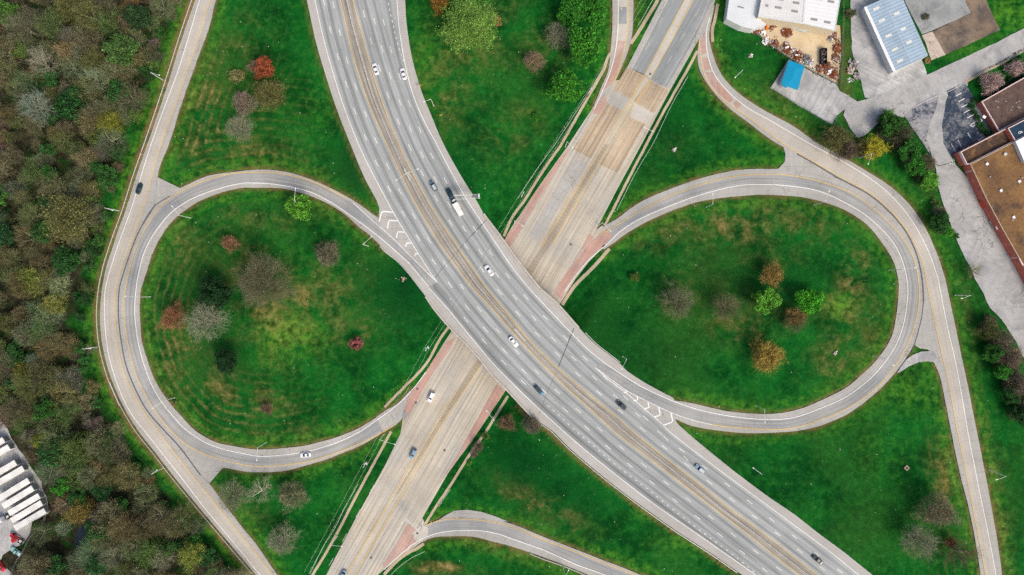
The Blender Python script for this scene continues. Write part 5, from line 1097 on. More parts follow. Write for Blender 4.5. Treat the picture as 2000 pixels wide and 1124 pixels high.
def rail(pts, label, name='guardrail', zr=.75, hgt=.32, sp=6.0, col='steel', hw=False, post=.06, cat='guardrail', th=.05):
    c = crv(pts, 4); w = HP(c[:, 0], c[:, 1], .1) if hw else W(c[:, 0], c[:, 1], 0)
    s = np.concatenate([[0], np.cumsum(np.hypot(*np.diff(w[:, :2], axis=0).T))]); n = max(3, int(s[-1] / 2) + 1); t = np.linspace(0, s[-1], n)
    q = np.stack([np.interp(t, s, w[:, k]) for k in range(3)], 1); o = Vector(q[0]); q = q - q[0]
    root = empty(name, o, 0, label, cat); mb = MB()
    d = np.gradient(q[:, :2], axis=0); d /= np.hypot(*d.T)[:, None]; nn = np.column_stack([-d[:, 1], d[:, 0], np.zeros(n)]) * th
    for i in range(n - 1):
        z0 = np.array([0, 0, zr - hgt]); z1 = np.array([0, 0, zr]); a, b = q[i], q[i + 1]
        P8 = [a - nn[i], b - nn[i + 1], b + nn[i + 1], a + nn[i]]
        mb.face([p + z1 for p in P8]); mb.face([P8[0] + z0, P8[1] + z0, P8[1] + z1, P8[0] + z1]); mb.face([P8[3] + z1, P8[2] + z1, P8[2] + z0, P8[3] + z0])
    mb.build('rail', M[col], root)
    k = min(95, int(s[-1] / sp) + 1); pb = MB(); pb.box(-post, post, -post, post, -.5, zr - .02); po = None
    for i in range(k):
        x = np.array([np.interp(s[-1] * (i + .02) / (k - .96 if k > 1 else 1), t, q[:, j]) for j in range(3)])
        if po is None: po = pb.build('post', M[col], root); ob = po
        else: ob = po.copy(); COL.objects.link(ob); ob.parent = root
        ob.location = x
off = lambda l, dx: [(a + dx, b) for a, b in l]
rail(off(OLl[1:16], -5), 'long guardrail along the outer edge of the left outer ramp', th=.12); rail(off(OLl[14:-1], -4), 'guardrail along the lowest stretch of the left outer ramp', th=.10)
rail([(742,482),(770,505),(795,531),(819,562),(840,588)], 'short guardrail between the left loop grass and the overpass', th=.10)
rail(off(LEDGE[17:], -3), 'guardrail along the lower left edge of the highway beside the grass', th=.12); rail([(1143,650),(1165,672),(1188,690),(1211,708)], 'short guardrail right of the overpass before the lamp', th=.12)
rail([(1035,1081),(1062,1092),(1105,1107),(1150,1126)], 'guardrail along the lower edge of the bottom ramp', th=.10)
def hrail(pts, label): rail(pts, label, 'handrail', 1.05, .10, 5.0, 'pole', False, .04, 'handrail', .05)
hrail([(1186,110),(1174,140),(1155,172),(1135,204),(1085,281),(1050,330),(1022,372),(1012,388)], 'thin white handrail left of the upper arterial sidewalk'); hrail([(1343,150),(1310,208),(1276,279),(1240,340),(1204,412)], 'thin white handrail right of the upper arterial sidewalk')
hrail([(1276,-2),(1255,36),(1245,52)], 'thin handrail beside the sidewalk at the top exit ramp'); hrail([(700,945),(675,990),(655,1030),(632,1068),(606,1120)], 'thin handrail along the lower left arterial sidewalk')
hrail([(880,955),(868,972),(857,989)], 'short white handrail along the lower right sidewalk'); hrail([(830,1076),(805,1088),(780,1106),(762,1124)], 'handrail beside the sidewalk of the bottom ramp')
def fence(pts, label, h=1.8, col='fencewire', hgt=None): rail(pts, label, 'chain_link_fence', h, h - .1, 3.0, col, False, .04, 'fence', .02)
M['fencewire'] = plain('fence_wire', (.45, .47, .46), .6, .2, 2); M['fencewire'].node_tree.nodes['Principled BSDF'].inputs['Alpha'].default_value = .22
fence([(1541,114),(1523,143),(1504,172)], 'chain link fence on the left side of the fenced lot'); fence([(1504,172),(1560,207),(1625,245),(1634,226)], 'chain link fence along the grass side of the fenced lot')
fence([(1455,52),(1500,85),(1541,114),(1590,141),(1634,165)], 'fence between the scrap yard and the fenced lot'); fence([(1646,-5),(1645,60),(1643,110),(1641,165)], 'fence on the right side of the scrap yard')
fence([(93,1000),(84,1025),(62,1048),(48,1075),(35,1095),(22,1124)], 'sagging wire fence between the trailer lot and the wood')
# median barrier of the highway and the overpass itself
ym_ = np.arange(-150, 1301, 8.0); c = HP(at_y(MED, ym_), ym_, .12); d = np.gradient(c[:, :2], axis=0); d /= np.hypot(*d.T)[:, None]; nn = np.column_stack([-d[:, 1], d[:, 0], np.zeros(len(c))])
def barrier(mb, c, nn, prof):
    for i in range(len(c) - 1):
        for (a, z0), (b, z1) in zip(prof[:-1], prof[1:]):
            mb.face([c[i] + nn[i] * a + [0, 0, z0], c[i + 1] + nn[i + 1] * a + [0, 0, z0], c[i + 1] + nn[i + 1] * b + [0, 0, z1], c[i] + nn[i] * b + [0, 0, z1]][::-1])
mb = MB(); barrier(mb, c, nn, [(-.32, 0), (-.16, .3), (-.11, .95), (.11, .95), (.16, .3), (.32, 0)])
tag(mb.build('median_barrier', M['conc']), 'long concrete barrier down the middle of the highway', 'barrier')
for px, py in ((797,341),(1010,655)):
    k = int(np.argmin(np.abs(at_y(MED, ym_) - px) + np.abs(ym_ - py))); mb = MB(); cc = np.array([c[k - 1], c[k], c[k + 1], c[k + 2]]); barrier(mb, cc, nn[k - 1:k + 3], [(-.5, 0), (-.38, .98), (.38, .98), (.5, 0)])
    tag(mb.build('barrier_block', M['conc']), 'wider concrete block in the median barrier ' + {797: 'under the double-armed lamp', 1010: 'beside the white sedan with dark windows'}[px], 'barrier block')
ov = empty('overpass', Vector(HP(np.array([980.]), np.array([605.]), 0)[0]), 0, 'concrete bridge carrying the highway over the arterial road', 'bridge'); oloc = np.array(ov.location)
def ovp(mb, name, m): return mb.build(name, m, ov)
for line, y0, y1, sgn in ((LEDGE, 580, 815, 1), (REDGE, 418, 640, -1)):
    yy = np.arange(y0, y1 + .1, 3.0); cc = HP(at_y(line, yy), yy, 0) - oloc; dd = np.gradient(cc[:, :2], axis=0); dd /= np.hypot(*dd.T)[:, None]; n2 = np.column_stack([-dd[:, 1], dd[:, 0], np.zeros(len(cc))])
    mb = MB(); barrier(mb, cc, n2, [(-.28, -1.35), (-.28, 1.05), (.22, 1.05), (.34, .3), (.42, .13)] if sgn < 0 else [(-.42, .13), (-.34, .3), (-.22, 1.05), (.28, 1.05), (.28, -1.35)]); ovp(mb, 'parapet', M['conc'])
u = np.array([.5, .866]); u /= np.hypot(*u); v = np.array([-.62, .785]); v /= np.hypot(*v)      # along the arterial, along the highway
for kx, (cx, cy) in enumerate(((986,612),(925,548),(1050,675))):
    mb = MB(); p0 = np.array(P(cx, cy, 0 if kx == 0 else 2.0)); zt = HZ - 1.25
    for i in np.linspace(-15, 15, 6): q = p0 + u * i; mb.tube((q[0] - oloc[0], q[1] - oloc[1], -.5 - oloc[2]), (q[0] - oloc[0], q[1] - oloc[1], zt - .9 - oloc[2]), .5, n=12)
    a = p0 - u * 17; b = p0 + u * 17; w = np.array([-u[1], u[0]]) * .6
    mb.prism([tuple(np.array(q) - oloc[:2]) for q in (a - w, b - w, b + w, a + w)], zt - .95 - oloc[2], zt - oloc[2]); ovp(mb, 'pier', M['girder'])
mb = MB()
for i in np.linspace(-13, 13, 9):
    p0 = np.array(P(986, 612, HZ)); a = p0 + u * i * 1.05 - v * 24; b = p0 + u * i * 1.05 + v * 24; w = u * .3
    mb.prism([tuple(q - oloc[:2]) for q in (a - w, b - w, b + w, a + w)], HZ - 1.9 - oloc[2], HZ - 1.22 - oloc[2])
ovp(mb, 'girders', M['girder'])
# ------------------------------------------------------------------ buildings and yards
def roofpx(pts, z): return [Vector((float(P(a, b, z)[0]), float(P(a, b, z)[1]), z)) for a, b in pts]
def ribbed(name, c, period, ang, amp=.35, var=.12, dirt=None, dirtamt=.3):
    g = G(name); uv = g.map(g.pos, (1, 1, 1), ang); x = g.sep(uv)[0]
    f = g.math('ABSOLUTE', g.math('SUBTRACT', g.math('FRACT', g.math('DIVIDE', x, period)), .5))
    col = g.scale(c, g.math('MULTIPLY', g.rng(f, .30, .44, 1, 1 - amp), g.rng(g.noise(.22, 5), .3, .7, 1 - var, 1 + var)))
    if dirt: col = g.mix(g.math('MULTIPLY', g.rng(g.noise(.5, 6, rough=.7), .52, .72), dirtamt), col, dirt)
    return g.done(col, .55, f, .4, .06, .4)
def flatroof(name, c1, c2, c3, s=.12):
    g = G(name); n = g.noise(s, 6, rough=.62, dist=.4); n2 = g.noise(.9, 5, rough=.7)
    col = g.mix(g.rng(n, .38, .62), c1, c2); col = g.mix(g.math('MULTIPLY', g.rng(g.noise(s * 1.7, 5), .54, .68), .8), col, c3)
    return g.done(g.scale(col, g.rng(n2, .3, .7, .7, 1.3)), .9)
def brick(name, c1, c2):
    g = G(name); x = g.n('ShaderNodeTexBrick'); x.inputs['Scale'].default_value = 2.2
    px, py, pz = g.sep(g.pos); cb = g.n('ShaderNodeCombineXYZ'); g.l(g.math('ADD', px, py), cb.inputs[0]); g.l(pz, cb.inputs[1]); g.l(cb.outputs[0], x.inputs['Vector'])
    for i, c in ((1, c1), (2, c2), (3, (.30, .27, .24))): x.inputs[i].default_value = (*c, 1)
    return g.done(g.scale(x.outputs[0], g.rng(g.noise(.4, 4), .3, .7, .8, 1.2)), .9)
M['brick'] = brick('red_brick', (.55, .10, .05), (.46, .08, .04)); M['wallwhite'] = plain('white_siding', (.62, .64, .63), .7, .1); M['wallcream'] = plain('cream_siding', (.60, .52, .37), .7, .12)
M['coping'] = plain('pale_coping', (.70, .56, .52), .7, .1); M['skylight'] = plain('skylight_panel', (.68, .68, .62), .4, .1); M['skygrey'] = plain('grey_vent', (.27, .26, .25), .6, .2); M['vent'] = plain('roof_vent', (.80, .80, .80), .4, .1)
def block(name, label, cat, top, z, wallm, roofm, base_z=None, coping=None, cw=.35, par=.0, group=None, children=None):
    """a flat-roofed volume whose roof outline is seen at these pixels"""
    r = roofpx(top, z); c = sum(r, Vector()) / len(r); zb = min(float(hh(p.x, p.y)) for p in r) - .6; o = Vector((c.x, c.y, 0)); r = [p - o for p in r]
    if sum(a.x * b.y - b.x * a.y for a, b in zip(r, r[1:] + r[:1])) < 0: r.reverse()
    root = empty(name, o, 0, label, cat, group)
    mb = MB(); n = len(r)
    for i in range(n):
        a, b = r[i], r[(i + 1) % n]; mb.face([(a.x, a.y, zb), (b.x, b.y, zb), (b.x, b.y, z), (a.x, a.y, z)])
    mb.build('wall', wallm, root)
    mb = MB(); mb.face([(p.x, p.y, z - par) for p in r]); roof = mb.build('roof', roofm, root)
    if coping:
        mb = MB(); m = sum(r, Vector()) / n
        for i in range(n):
            a, b = r[i], r[(i + 1) % n]; d = (b - a).normalized(); nn = Vector((-d.y, d.x, 0)) * cw; e = d * .03
            mb.hexa([(q.x, q.y, z - par - .1) for q in (a - nn * .15, b - nn * .15, b + nn, a + nn)], [(q.x, q.y, z + .12 + i * .004) for q in (a - nn * .15, b - nn * .15, b + nn, a + nn)])
        mb.build('coping', M['coping'] if coping is True else coping, root)
    return root, roof, o
def onroof(root, o, px, py, z, w, l, h, ang, name, m):
    x, y = P(px, py, z); mb = MB(); ca, sa = math.cos(ang), math.sin(ang)
    q = [(float(x) - o.x + a * ca - b * sa, float(y) - o.y + a * sa + b * ca) for a, b in ((-l / 2, -w / 2), (l / 2, -w / 2), (l / 2, w / 2), (-l / 2, w / 2))]
    mb.prism(q, z - .02, z + h); return mb.build(name, m, root)
# white warehouse: three roof sections
wr = ribbed('warehouse_roof', (.66, .66, .645), 1.1, math.radians(10), .10, .06); wr2 = ribbed('warehouse_roof_ridged', (.74, .745, .745), 1.6, math.radians(100), .08, .04)
A, ra, oa = block('warehouse', 'lower west wing of the white warehouse with a plain pale roof', 'warehouse', [(1432,-90),(1424,0),(1419,37),(1448,52),(1470,57),(1497,48),(1483,36),(1487,0),(1500,-90)], 5.0, M['wallwhite'], plain('pale_membrane', (.64, .665, .675), .6, .05, .15))
onroof(A, oa, 1447, 15, 5.0, .5, 2.6, .3, math.radians(-15), 'roof_vent', M['skygrey'])
A, ra, oa = block('warehouse', 'middle section of the white warehouse with grey skylight strips', 'warehouse', [(1500,-90),(1487,0),(1481,33),(1569,47),(1573,0),(1585,-90)], 7.2, M['wallcream'], wr, coping=M['wallwhite'], cw=.5)
for x, y in ((1524,-1),(1555,6),(1520,15.5),(1552,22.5),(1498,11.5)): onroof(A, oa, x, y, 7.2, 1.0, 2.8 if x > 1500 else 1.2, .12, math.radians(-10), 'skylight', M['skygrey'])
A, ra, oa = block('warehouse', 'brighter east section of the white warehouse beside the yard fence', 'warehouse', [(1585,-90),(1573,0),(1569.5,47),(1631,61),(1641,0),(1656,-90)], 7.2, M['wallcream'], wr2, coping=M['wallwhite'], cw=.25)
for x, y in ((1600,-2),(1590,38.5),(1616,44),(1623,3.5)): onroof(A, oa, x, y, 7.2, 1.0, 2.8, .12, math.radians(-10), 'skylight', M['skygrey'])
# blue-grey metal shed with a low gable
z0, z1 = 5.0, 6.0; zg = 0
q = roofpx([(1691,13),(1748,139),(1813,109),(1757,-16)], z0); rg = roofpx([(1724.5,-1.5),(1780,125)], z1); o = sum(q, Vector()) / 4; o.z = 0; q = [p - o for p in q]; rg = [p - o for p in rg]
root = empty('metal_shed', o, 0, 'blue-grey metal shed with white skylights in its low gable roof', 'shed')
d = (q[1] - q[0]).normalized(); ang = -math.atan2(d.y, d.x)
zb = -.5 + min(float(hh(p.x + o.x, p.y + o.y)) for p in q); mb = MB(); ring = [q[0], q[1], rg[1], q[2], q[3], rg[0]]
for i in range(6):
    a, b = ring[i], ring[(i + 1) % 6]; mb.face([(a.x, a.y, zb), (b.x, b.y, zb), (b.x, b.y, b.z - .05), (a.x, a.y, a.z - .05)])
mb.build('wall', M['wallwhite'], root)
mr = ribbed('blue_metal_roof', (.34, .45, .55), 1.45, ang, .30, .12, (.30, .33, .36), .4)
for nm, pl in (('west', [q[0], q[1], rg[1], rg[0]]), ('east', [rg[0], rg[1], q[2], q[3]])):
    n = (pl[1] - pl[0]).cross(pl[2] - pl[0]).normalized()
    mb = MB(); mb.hexa([p - n * .12 for p in pl] if n.z > 0 else [p + n * .12 for p in pl], pl); rf = mb.build('roof', mr, root)
w_ = (q[1] - q[0]); px_ = (q[3] - q[0]).normalized()
mb = MB(); a, b = q[0], q[1]; mb.hexa([a - px_ * .9 - Vector((0, 0, .3)), b - px_ * .9 - Vector((0, 0, .3)), b + px_ * .25, a + px_ * .25], [a - px_ * .9 - Vector((0, 0, .05)), b - px_ * .9 - Vector((0, 0, .05)), b + px_ * .25 + Vector((0, 0, .12)), a + px_ * .25 + Vector((0, 0, .12))]); mb.build('eave', M['vent'], root)
mb = MB(); mb.hexa([rg[0] - px_ * .25 - Vector((0, 0, .1)), rg[1] - px_ * .25 - Vector((0, 0, .1)), rg[1] + px_ * .25 - Vector((0, 0, .1)), rg[0] + px_ * .25 - Vector((0, 0, .1))], [rg[0] - px_ * .15 + Vector((0, 0, .1)), rg[1] - px_ * .15 + Vector((0, 0, .1)), rg[1] + px_ * .15 + Vector((0, 0, .1)), rg[0] + px_ * .15 + Vector((0, 0, .1))]); mb.build('ridge_cap', plain('ridge_cap', (.42, .50, .57), .5, .1), root)
for x, y, zz in ((1711,17,5.5),(1722,40,5.5),(1735,70,5.5),(1747,97,5.5),(1757,119,5.5),(1751,27,5.55),(1763.5,57,5.55),(1775,83,5.55)):
    px, py = P(x, y, zz); s = -1 if x < 1700 + (y) * .44 + 32 else 1; c = Vector((float(px) - o.x, float(py) - o.y, 0)); t = (c - rg[0]).dot(px_) ; hz = z1 - abs(t) / max(.1, (q[3] - q[0]).length / 2) * (z1 - z0)
    L_ = 1.35; mb = MB(); P4 = []
    for e, f_ in ((-L_, -.55), (L_, -.55), (L_, .55), (-L_, .55)):
        k = c + px_ * e + d * f_; tt = abs((k - rg[0]).dot(px_)); P4.append(Vector((k.x, k.y, z1 - tt / ((q[3] - q[0]).length / 2) * (z1 - z0))))
    mb.hexa([p for p in P4], [p + Vector((0, 0, .1)) for p in P4]); mb.build('skylight', M['skylight'], root)
# small building under a bright blue roof
bl = [(1541,118),(1572,129),(1563,159),(1562,165),(1558,176),(1537,169),(1536,172),(1529,168),(1526,163)]; z = 3.6; r = roofpx(bl, z); o = sum(r, Vector()) / len(r); o.z = 0; r = [p - o for p in r]
root = empty('blue_roofed_shed', o, 0, 'small shed with a bright blue hipped roof in the fenced lot', 'shed'); zb = min(float(hh(p.x + o.x, p.y + o.y)) for p in r) - .5
mb = MB()
for i in range(len(r)): a, b = r[i] * .96, r[(i + 1) % len(r)] * .96; mb.face([(a.x, a.y, zb), (a.x, a.y, z - .1), (b.x, b.y, z - .1), (b.x, b.y, zb)])
mb.build('wall', M['wallwhite'], root)
ri = [p - o for p in roofpx([(1553,136),(1546,158)], 3.95)]; mb = MB(); g = G('bright_blue_roof'); mblue = g.done(g.scale((.0, .26, .455), g.rng(g.noise(.5, 4), .3, .7, .92, 1.08)), .6, spec=.3)
for i in range(len(r)):
    a, b = r[i], r[(i + 1) % len(r)]; ka = 0 if (a - ri[0]).length < (a - ri[1]).length else 1; kb = 0 if (b - ri[0]).length < (b - ri[1]).length else 1
    mb.face([a, b, ri[kb]] if ka == kb else [a, b, ri[kb], ri[ka]])
    mb.face([a, b, b - Vector((0, 0, .25)), a - Vector((0, 0, .25))])
mb.build('roof', mblue, root)
# brick buildings at the right edge
br1 = flatroof('dark_gravel_roof', (.085, .055, .045), (.13, .085, .07), (.05, .035, .035), .25); br2 = flatroof('rusty_tan_roof', (.235, .13, .05), (.14, .075, .036), (.06, .04, .034), .07); br3 = flatroof('parapet_shade_roof', (.045, .032, .028), (.09, .05, .03), (.26, .13, .05), .16); nav = flatroof('navy_roof', (.012, .035, .065), (.02, .05, .085), (.01, .025, .05), .3)  # sunken wing's roof: parapet shade painted into its dark tones
A, ra, oa = block('brick_building', 'dark brown flat-roofed brick building behind the blossom trees', 'building', [(1917,199),(1951,257),(2040,211),(2060,118)], 3.6, M['brick'], br1, coping=True, par=.25)
rng2 = random.Random(4)
for i in range(14): onroof(A, oa, rng2.uniform(1935, 1998), rng2.uniform(196, 222) + 0, 3.36, .5, .6, .06, rng2.uniform(0, 3), 'roof_debris', M['skygrey'])
onroof(A, oa, 1922, 229, 2.4, 1.2, 1.4, .25, -.5, 'door_canopy', M['vent'])
A, ra, oa = block('brick_building', 'narrow sunken-roofed brick wing between the brown and tan roofs', 'building', [(1876,297),(1889,322),(1894.5,320.5),(1981.5,276),(1967.5,250)], 5.2, M['brick'], br3, coping=True, par=1.3, cw=.3)
A, ra, oa = block('brick_building', 'navy-roofed brick wing with white lettering at the right edge', 'building', [(1968.5,251),(1982.5,275.5),(2040,247),(2040,214)], 6.6, M['brick'], nav, coping=True, cw=.3)
def letters(root, o, s, px, py, z, size, ang, m):
    cu = bpy.data.curves.new('lettering', 'FONT'); cu.body = s; cu.size = size; cu.extrude = .02; cu.offset = .03; t = bpy.data.objects.new('lettering', cu); COL.objects.link(t)
    dg = bpy.context.evaluated_depsgraph_get(); me = bpy.data.meshes.new_from_object(t.evaluated_get(dg)); bpy.data.objects.remove(t)
    me.materials.append(m); ob = bpy.data.objects.new('lettering', me); COL.objects.link(ob); ob.parent = root; x, y = P(px, py, z); ob.location = (float(x) - o.x, float(y) - o.y, z + .04); ob.rotation_euler = (0, 0, ang)
letters(A, oa, 'Cle', 1989.5, 262.5, 6.6, 1.35, math.radians(24), M['vent'])
A, ra, oa = block('brick_building', 'large brick building with the rusty tan flat roof', 'building', [(1895,321),(1925,386),(1957,446),(2000,521),(2060,640),(2150,590),(2000,318),(1981.8,277)], 5.6, M['brick'], br2, coping=plain('tan_coping', (.52, .40, .27), .8, .1), cw=.22, par=.1)
for x, y in ((1927,321),(1954,373),(1979,425),(1990,355)): onroof(A, oa, x, y, 5.5, 1.1, 1.1, .5, .45, 'roof_hatch', M['vent'])
for x, y in ((1932,346),(1976,431),(1995,348)):
    xx, yy = P(x, y, 5.5); mb = MB(); mb.tube((float(xx) - oa.x, float(yy) - oa.y, 5.4), (float(xx) - oa.x, float(yy) - oa.y, 6.3), .16, n=8); mb.build('vent_pipe', M['vent'], A)
xx, yy = P(1962, 302, 5.5); mb = MB(); mb.tube((float(xx) - oa.x, float(yy) - oa.y, 5.4), (float(xx) - oa.x, float(yy) - oa.y, 6.2), .7, n=14); mb.build('roof_fan', M['steel'], A)
p0, p1 = [Vector((*map(float, P(*q, 5.6)), 0)) for q in ((1895,321),(2000,521))]; dw = (p1 - p0).normalized(); nw_ = Vector((dw.y, -dw.x, 0)); nw_ = nw_ if nw_.x < 0 else -nw_
def onwall(root, o, t, w, z0, z1, th, name, m):
    c = p0 + dw * t - o; a = c - dw * w / 2; b = c + dw * w / 2; mb = MB(); n = nw_
    mb.prism([(q.x, q.y) for q in ((a + n * .01), (b + n * .01), (b + n * th), (a + n * th))], z0, z1); return mb.build(name, m, root)
Lw = (p1 - p0).length
for t in (3, 15.5, 21, 40, 46.5): onwall(A, oa, t * Lw / 51, .3, .5, 5.7, .2, 'downpipe', M['coping'])
for t in (6, 10, 13, 18, 24, 34, 37, 42, 45): onwall(A, oa, t * Lw / 51, 1.5 if t > 30 else .9, 2.2, 3.2, .07, 'window', M['skylight'])
onwall(A, oa, 19 * Lw / 51, 3.2, .2, 2.8, 1.1, 'door_canopy', plain('red_awning', (.50, .05, .02), .6, .1)); onwall(A, oa, 29 * Lw / 51, 3.4, .2, 1.3, 1.3, 'steps', M['girder']); onwall(A, oa, 31 * Lw / 51, 1.5, 2.9, 3.2, 1.2, 'door_canopy', M['vent']); onwall(A, oa, 48.5 * Lw / 51, 3.4, 5.62, 5.9, .5, 'ledge', M['coping'])
A, ra, oa = block('white_roofed_building', 'building with a plain white roof behind the navy wing', 'building', [(1983.5,276.5),(2001,317),(2100,270),(2090,225),(2041,247)], 7.4, M['wallwhite'], plain('white_membrane', (.78, .80, .82), .5, .04, .2))
# scrap yard
M['rust'] = flatroof('rusty_scrap', (.24, .07, .025), (.13, .04, .02), (.40, .15, .04), .9)
M['rust2'] = flatroof('orange_rust', (.34, .12, .04), (.20, .07, .03), (.12, .05, .03), .9)
def pile(px, py, r, n, m, label, name='scrap_pile'):
    f = W1(px, py, .1); mb = MB(); rr = random.Random(int(px * 7 + py)); tag_ = None
    for i in range(n):
        a = rr.uniform(0, 6.28); k = r * S * rr.random() ** .6; x, y = k * math.cos(a), k * math.sin(a); z = max(.05, .9 * (1 - k / (r * S)) * rr.uniform(.2, 1.2)); L_ = rr.uniform(.2, 1.1); w_ = rr.uniform(.05, .38); t = rr.uniform(0, 3.1)
        u_ = Vector((math.cos(t), math.sin(t), rr.uniform(-.3, .3))) * L_; v_ = Vector((-math.sin(t), math.cos(t), rr.uniform(-.3, .3))) * w_; c = Vector((x, y, z + .1)); h_ = Vector((0, 0, rr.uniform(.04, .3)))
        mb.hexa([c - u_ - v_, c + u_ - v_, c + u_ + v_, c - u_ + v_], [p + h_ for p in (c - u_ - v_, c + u_ - v_, c + u_ + v_, c - u_ + v_)], 0 if rr.random() < .72 else rr.choice((1, 1, 2, 2, 3)))
    o = mb.build(name, [m, M['rust'] if m is not M['rust'] else M['rust2'], M['skygrey'], M['vent']]); o.location = f; return tag(o, label, 'scrap pile')
for x, y, r, n, m, l in ((1476,61,6,22,'rust','rust-red scrap heap beside the west wing corner'),(1490,64,5,14,'vent','white appliance scrap next to the west wing corner'),(1496,82,7,22,'vent','white and grey scrap along the lower yard fence'),(1514,86,6,20,'rust','dark rust box heap halfway down the yard fence'),(1535,94,10,34,'rust','orange-brown scrap heap on the yard fence, topmost of three'),(1547,99,4,8,'vent','white sheet lying on the orange-brown scrap heap'),(1556,110,11,34,'rust','rust scrap heap above the blue-roofed shed'),(1575,117,9,30,'darkgrey','dark mixed scrap heap right of the blue-roofed shed'),(1583,125,5,10,'vent','white scrap at the fence right of the blue-roofed shed'),(1537,64,10,34,'rust','rusty scrap under the loading ramp'),(1510,52,6,18,'rust','red-brown scrap at the left end of the loading ramp'),(1626,70,8,26,'rust','rust heap at the upper right corner of the yard'),(1621,76,3,6,'skygrey','grey steel plate by the upper right rust heap'),(1634,95,8,28,'rust','tall rust bin heap on the right side of the yard'),(1632,113,7,22,'rust','rust heap right of the dumpster'),(1615,132,10,34,'rust','brown scrap heap below the dumpster'),(1628,146,9,30,'rust','red scrap heap in the lower right yard corner'),(1620,141,5,12,'vent','white scrap in the lower right yard corner'),(1600,135,7,20,'rust','thin brown scrap strip at the bottom of the yard')):
    pile(x, y, r, int(n * 1.8), M[m], l)
mb = MB(); rr = random.Random(8); k = 0; bd = [(1470,60),(1512,92),(1541,110),(1590,139),(1632,160),(1637,120),(1636,70)]
while k < 420:
    i = rr.randrange(len(bd) - 1); t = rr.random(); s_ = 5.5 if i < 4 else 4; x = bd[i][0] * (1 - t) + bd[i + 1][0] * t + rr.gauss(2 if i < 4 else -3, s_); y = bd[i][1] * (1 - t) + bd[i + 1][1] * t + rr.gauss(-4 if i < 4 else 0, s_)
    c = W1(x, y, .12); a = rr.uniform(0, 3); L_, w_ = rr.uniform(.08, .5), rr.uniform(.04, .2); u_ = Vector((math.cos(a), math.sin(a), rr.uniform(-.1, .2))) * L_; v_ = Vector((-math.sin(a), math.cos(a), 0)) * w_; h_ = Vector((0, 0, rr.uniform(.05, .35))); k += 1
    q4 = [c - u_ - v_, c + u_ - v_, c + u_ + v_, c - u_ + v_]; mb.hexa(q4, [p + h_ for p in q4], rr.choice((0, 0, 0, 1, 1, 1, 2, 2, 4, 4, 3)))
tag(mb.build('scrap_debris', [M['rust'], M['rust2'], M['skygrey'], M['vent'], M['black']]), 'loose rusty and white scrap strewn around the edges of the tan yard', 'debris', kind='stuff')
for x, y, r, m, l in ((1668,127,11,'skygrey','pile of grey rubble on the grass between yard and gravel lot'),(1661,138,7,'slabpink','tan sand heap beside the grey rubble'),(1672,150,6,'skygrey','small grey rubble pile at the gravel lot corner')): pile(x, y, r, 40, M[m], l, 'rubble_pile')
f = W1(1606, 112, .12); root = empty('dumpster', f, math.radians(90), 'long black open-top dumpster full of scrap in the yard', 'dumpster'); mb = MB()
for a in ((-3.4, 3.4, -1.3, -1.15), (-3.4, 3.4, 1.15, 1.3), (-3.4, -3.25, -1.149, 1.149), (3.25, 3.4, -1.149, 1.149)): mb.box(*a, .1, 1.9)
mb.box(-3.24, 3.24, -1.14, 1.14, .1, .3); mb.build('body', M['black'], root); mb = MB(); rr = random.Random(3)
for i in range(40): x, y, s_ = rr.uniform(-3, 3), rr.uniform(-1, 1), rr.uniform(.15, .5); mb.box(x - s_ * .3, x + s_ * .3, y - s_ * .4, y + s_ * .4, .9, 1.3 + rr.random() * .5)
mb.build('load', flatroof('mixed_scrap', (.25, .25, .25), (.16, .09, .07), (.55, .55, .55), 1.8), root)
f = W1(1540, 52, .1); root = empty('loading_ramp', f, math.radians(-17), 'pale blue and white metal loading ramp along the warehouse wall', 'ramp'); mb = MB(); mb.box(-8, 8, -.9, .9, 1.2, 1.32); mb.build('deck', plain('ramp_blue', (.45, .58, .64), .6, .2, 1), root); mb = MB()
for s in (-.85, .85):
    mb.tube((-8, s, 2.1), (8, s, 2.1), .04)
    for i in range(9): mb.tube((-8 + i * 2, s, 0), (-8 + i * 2, s, 2.1), .04)
mb.build('railing', M['steel'], root); mb = MB(); mb.box(-6, -2, -.5, .3, 1.33, 1.5); mb.build('red_cover', plain('red_cover', (.5, .06, .05), .6, .2), root)
tag(pile(1497, 55, 2.5, 5, plain('orange_tarp', (.75, .16, .02), .7, .1), 'bright orange bundle beside the warehouse corner', 'tarp_bundle'), cat='bundle')
mb = MB(); 
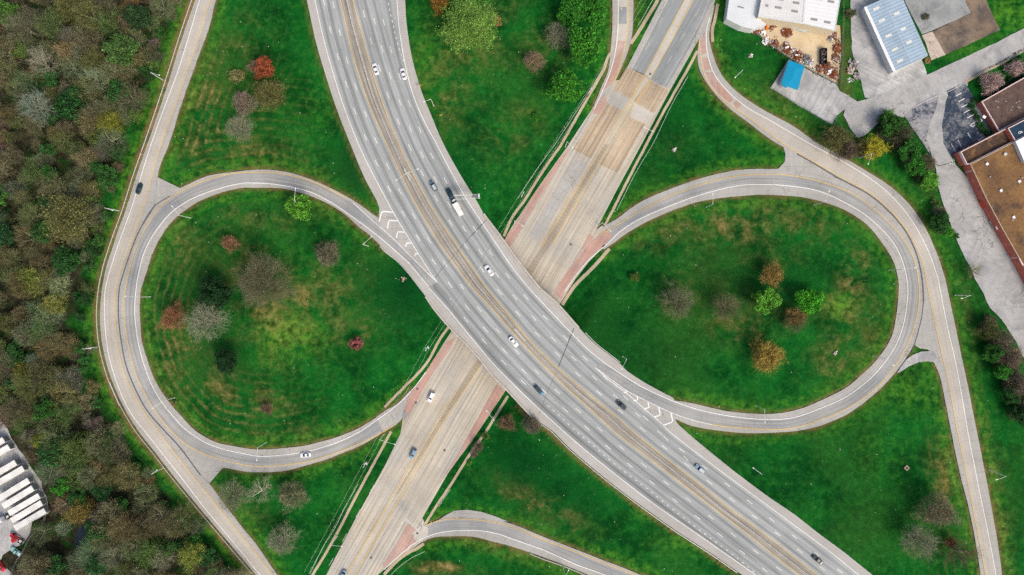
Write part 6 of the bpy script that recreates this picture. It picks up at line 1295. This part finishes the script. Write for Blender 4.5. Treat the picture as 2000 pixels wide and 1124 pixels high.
for a in ((-.9, .9, -.9, -.45), (-.9, .9, .45, .9), (-.9, -.45, -.449, .449), (.45, .9, -.449, .449)): mb.box(*a, -.3, .55)
o = mb.build('drain_box', M['walk']); o.location = W1(1770, 914); o.rotation_euler = (0, 0, .8); tag(o, 'square tan concrete drain box with a dark opening in the lower right grass', 'drain')
mb = MB(); mb.box(-.44, .44, -.44, .44, -.25, .1); g_ = mb.build('drain_grate', M['black']); g_.parent = o
for x, y, l in ((1631,690,'pale stone in the lower part of the right loop'),(788,545,'pale rubble at the edge of the left loop below the guardrail'),(1466,110,'white block in the grass left of the scrap yard'),(1317,294,'grey drain stone in the triangle between arterial and right ramp')):
    o = pile(x, y, 2.2, 7, M['conc'], l, 'stone_heap')
# ------------------------------------------------------------------ camera, sky and sun
cam = bpy.data.cameras.new('camera'); co = bpy.data.objects.new('camera', cam); COL.objects.link(co)
co.location = (0, 0, H); co.rotation_euler = (0, 0, 0); cam.sensor_width = 36; cam.lens = 36 * H / (2000 * S); cam.clip_start = 1; cam.clip_end = 9000
sc.camera = co
wd = bpy.data.worlds.new('World'); sc.world = wd; wd.use_nodes = True; nt = wd.node_tree; bg = nt.nodes['Background']
sky = nt.nodes.new('ShaderNodeTexSky'); sky.sky_type = 'NISHITA'; sky.sun_disc = False; EL, AZ = math.radians(48), math.radians(140)
sky.sun_elevation = EL; sky.sun_rotation = AZ; sky.air_density = 1.0; sky.dust_density = 5.0; sky.ozone_density = 1.0
nt.links.new(sky.outputs[0], bg.inputs[0]); bg.inputs[1].default_value = .14
sun = bpy.data.lights.new('sun', 'SUN'); sun.energy = 1.35; sun.angle = math.radians(20); sun.color = (1, .90, .74); so = bpy.data.objects.new('sun', sun); COL.objects.link(so)
dv = Vector((math.sin(AZ) * math.cos(EL), math.cos(AZ) * math.cos(EL), math.sin(EL))); so.rotation_euler = dv.to_track_quat('Z', 'Y').to_euler()
sc.view_settings.view_transform = 'Standard'; sc.view_settings.look = 'None'; sc.view_settings.exposure = 0.32; sc.view_settings.gamma = 1
sc.cycles.max_bounces = 4; sc.cycles.diffuse_bounces = 2; sc.cycles.use_denoising = False
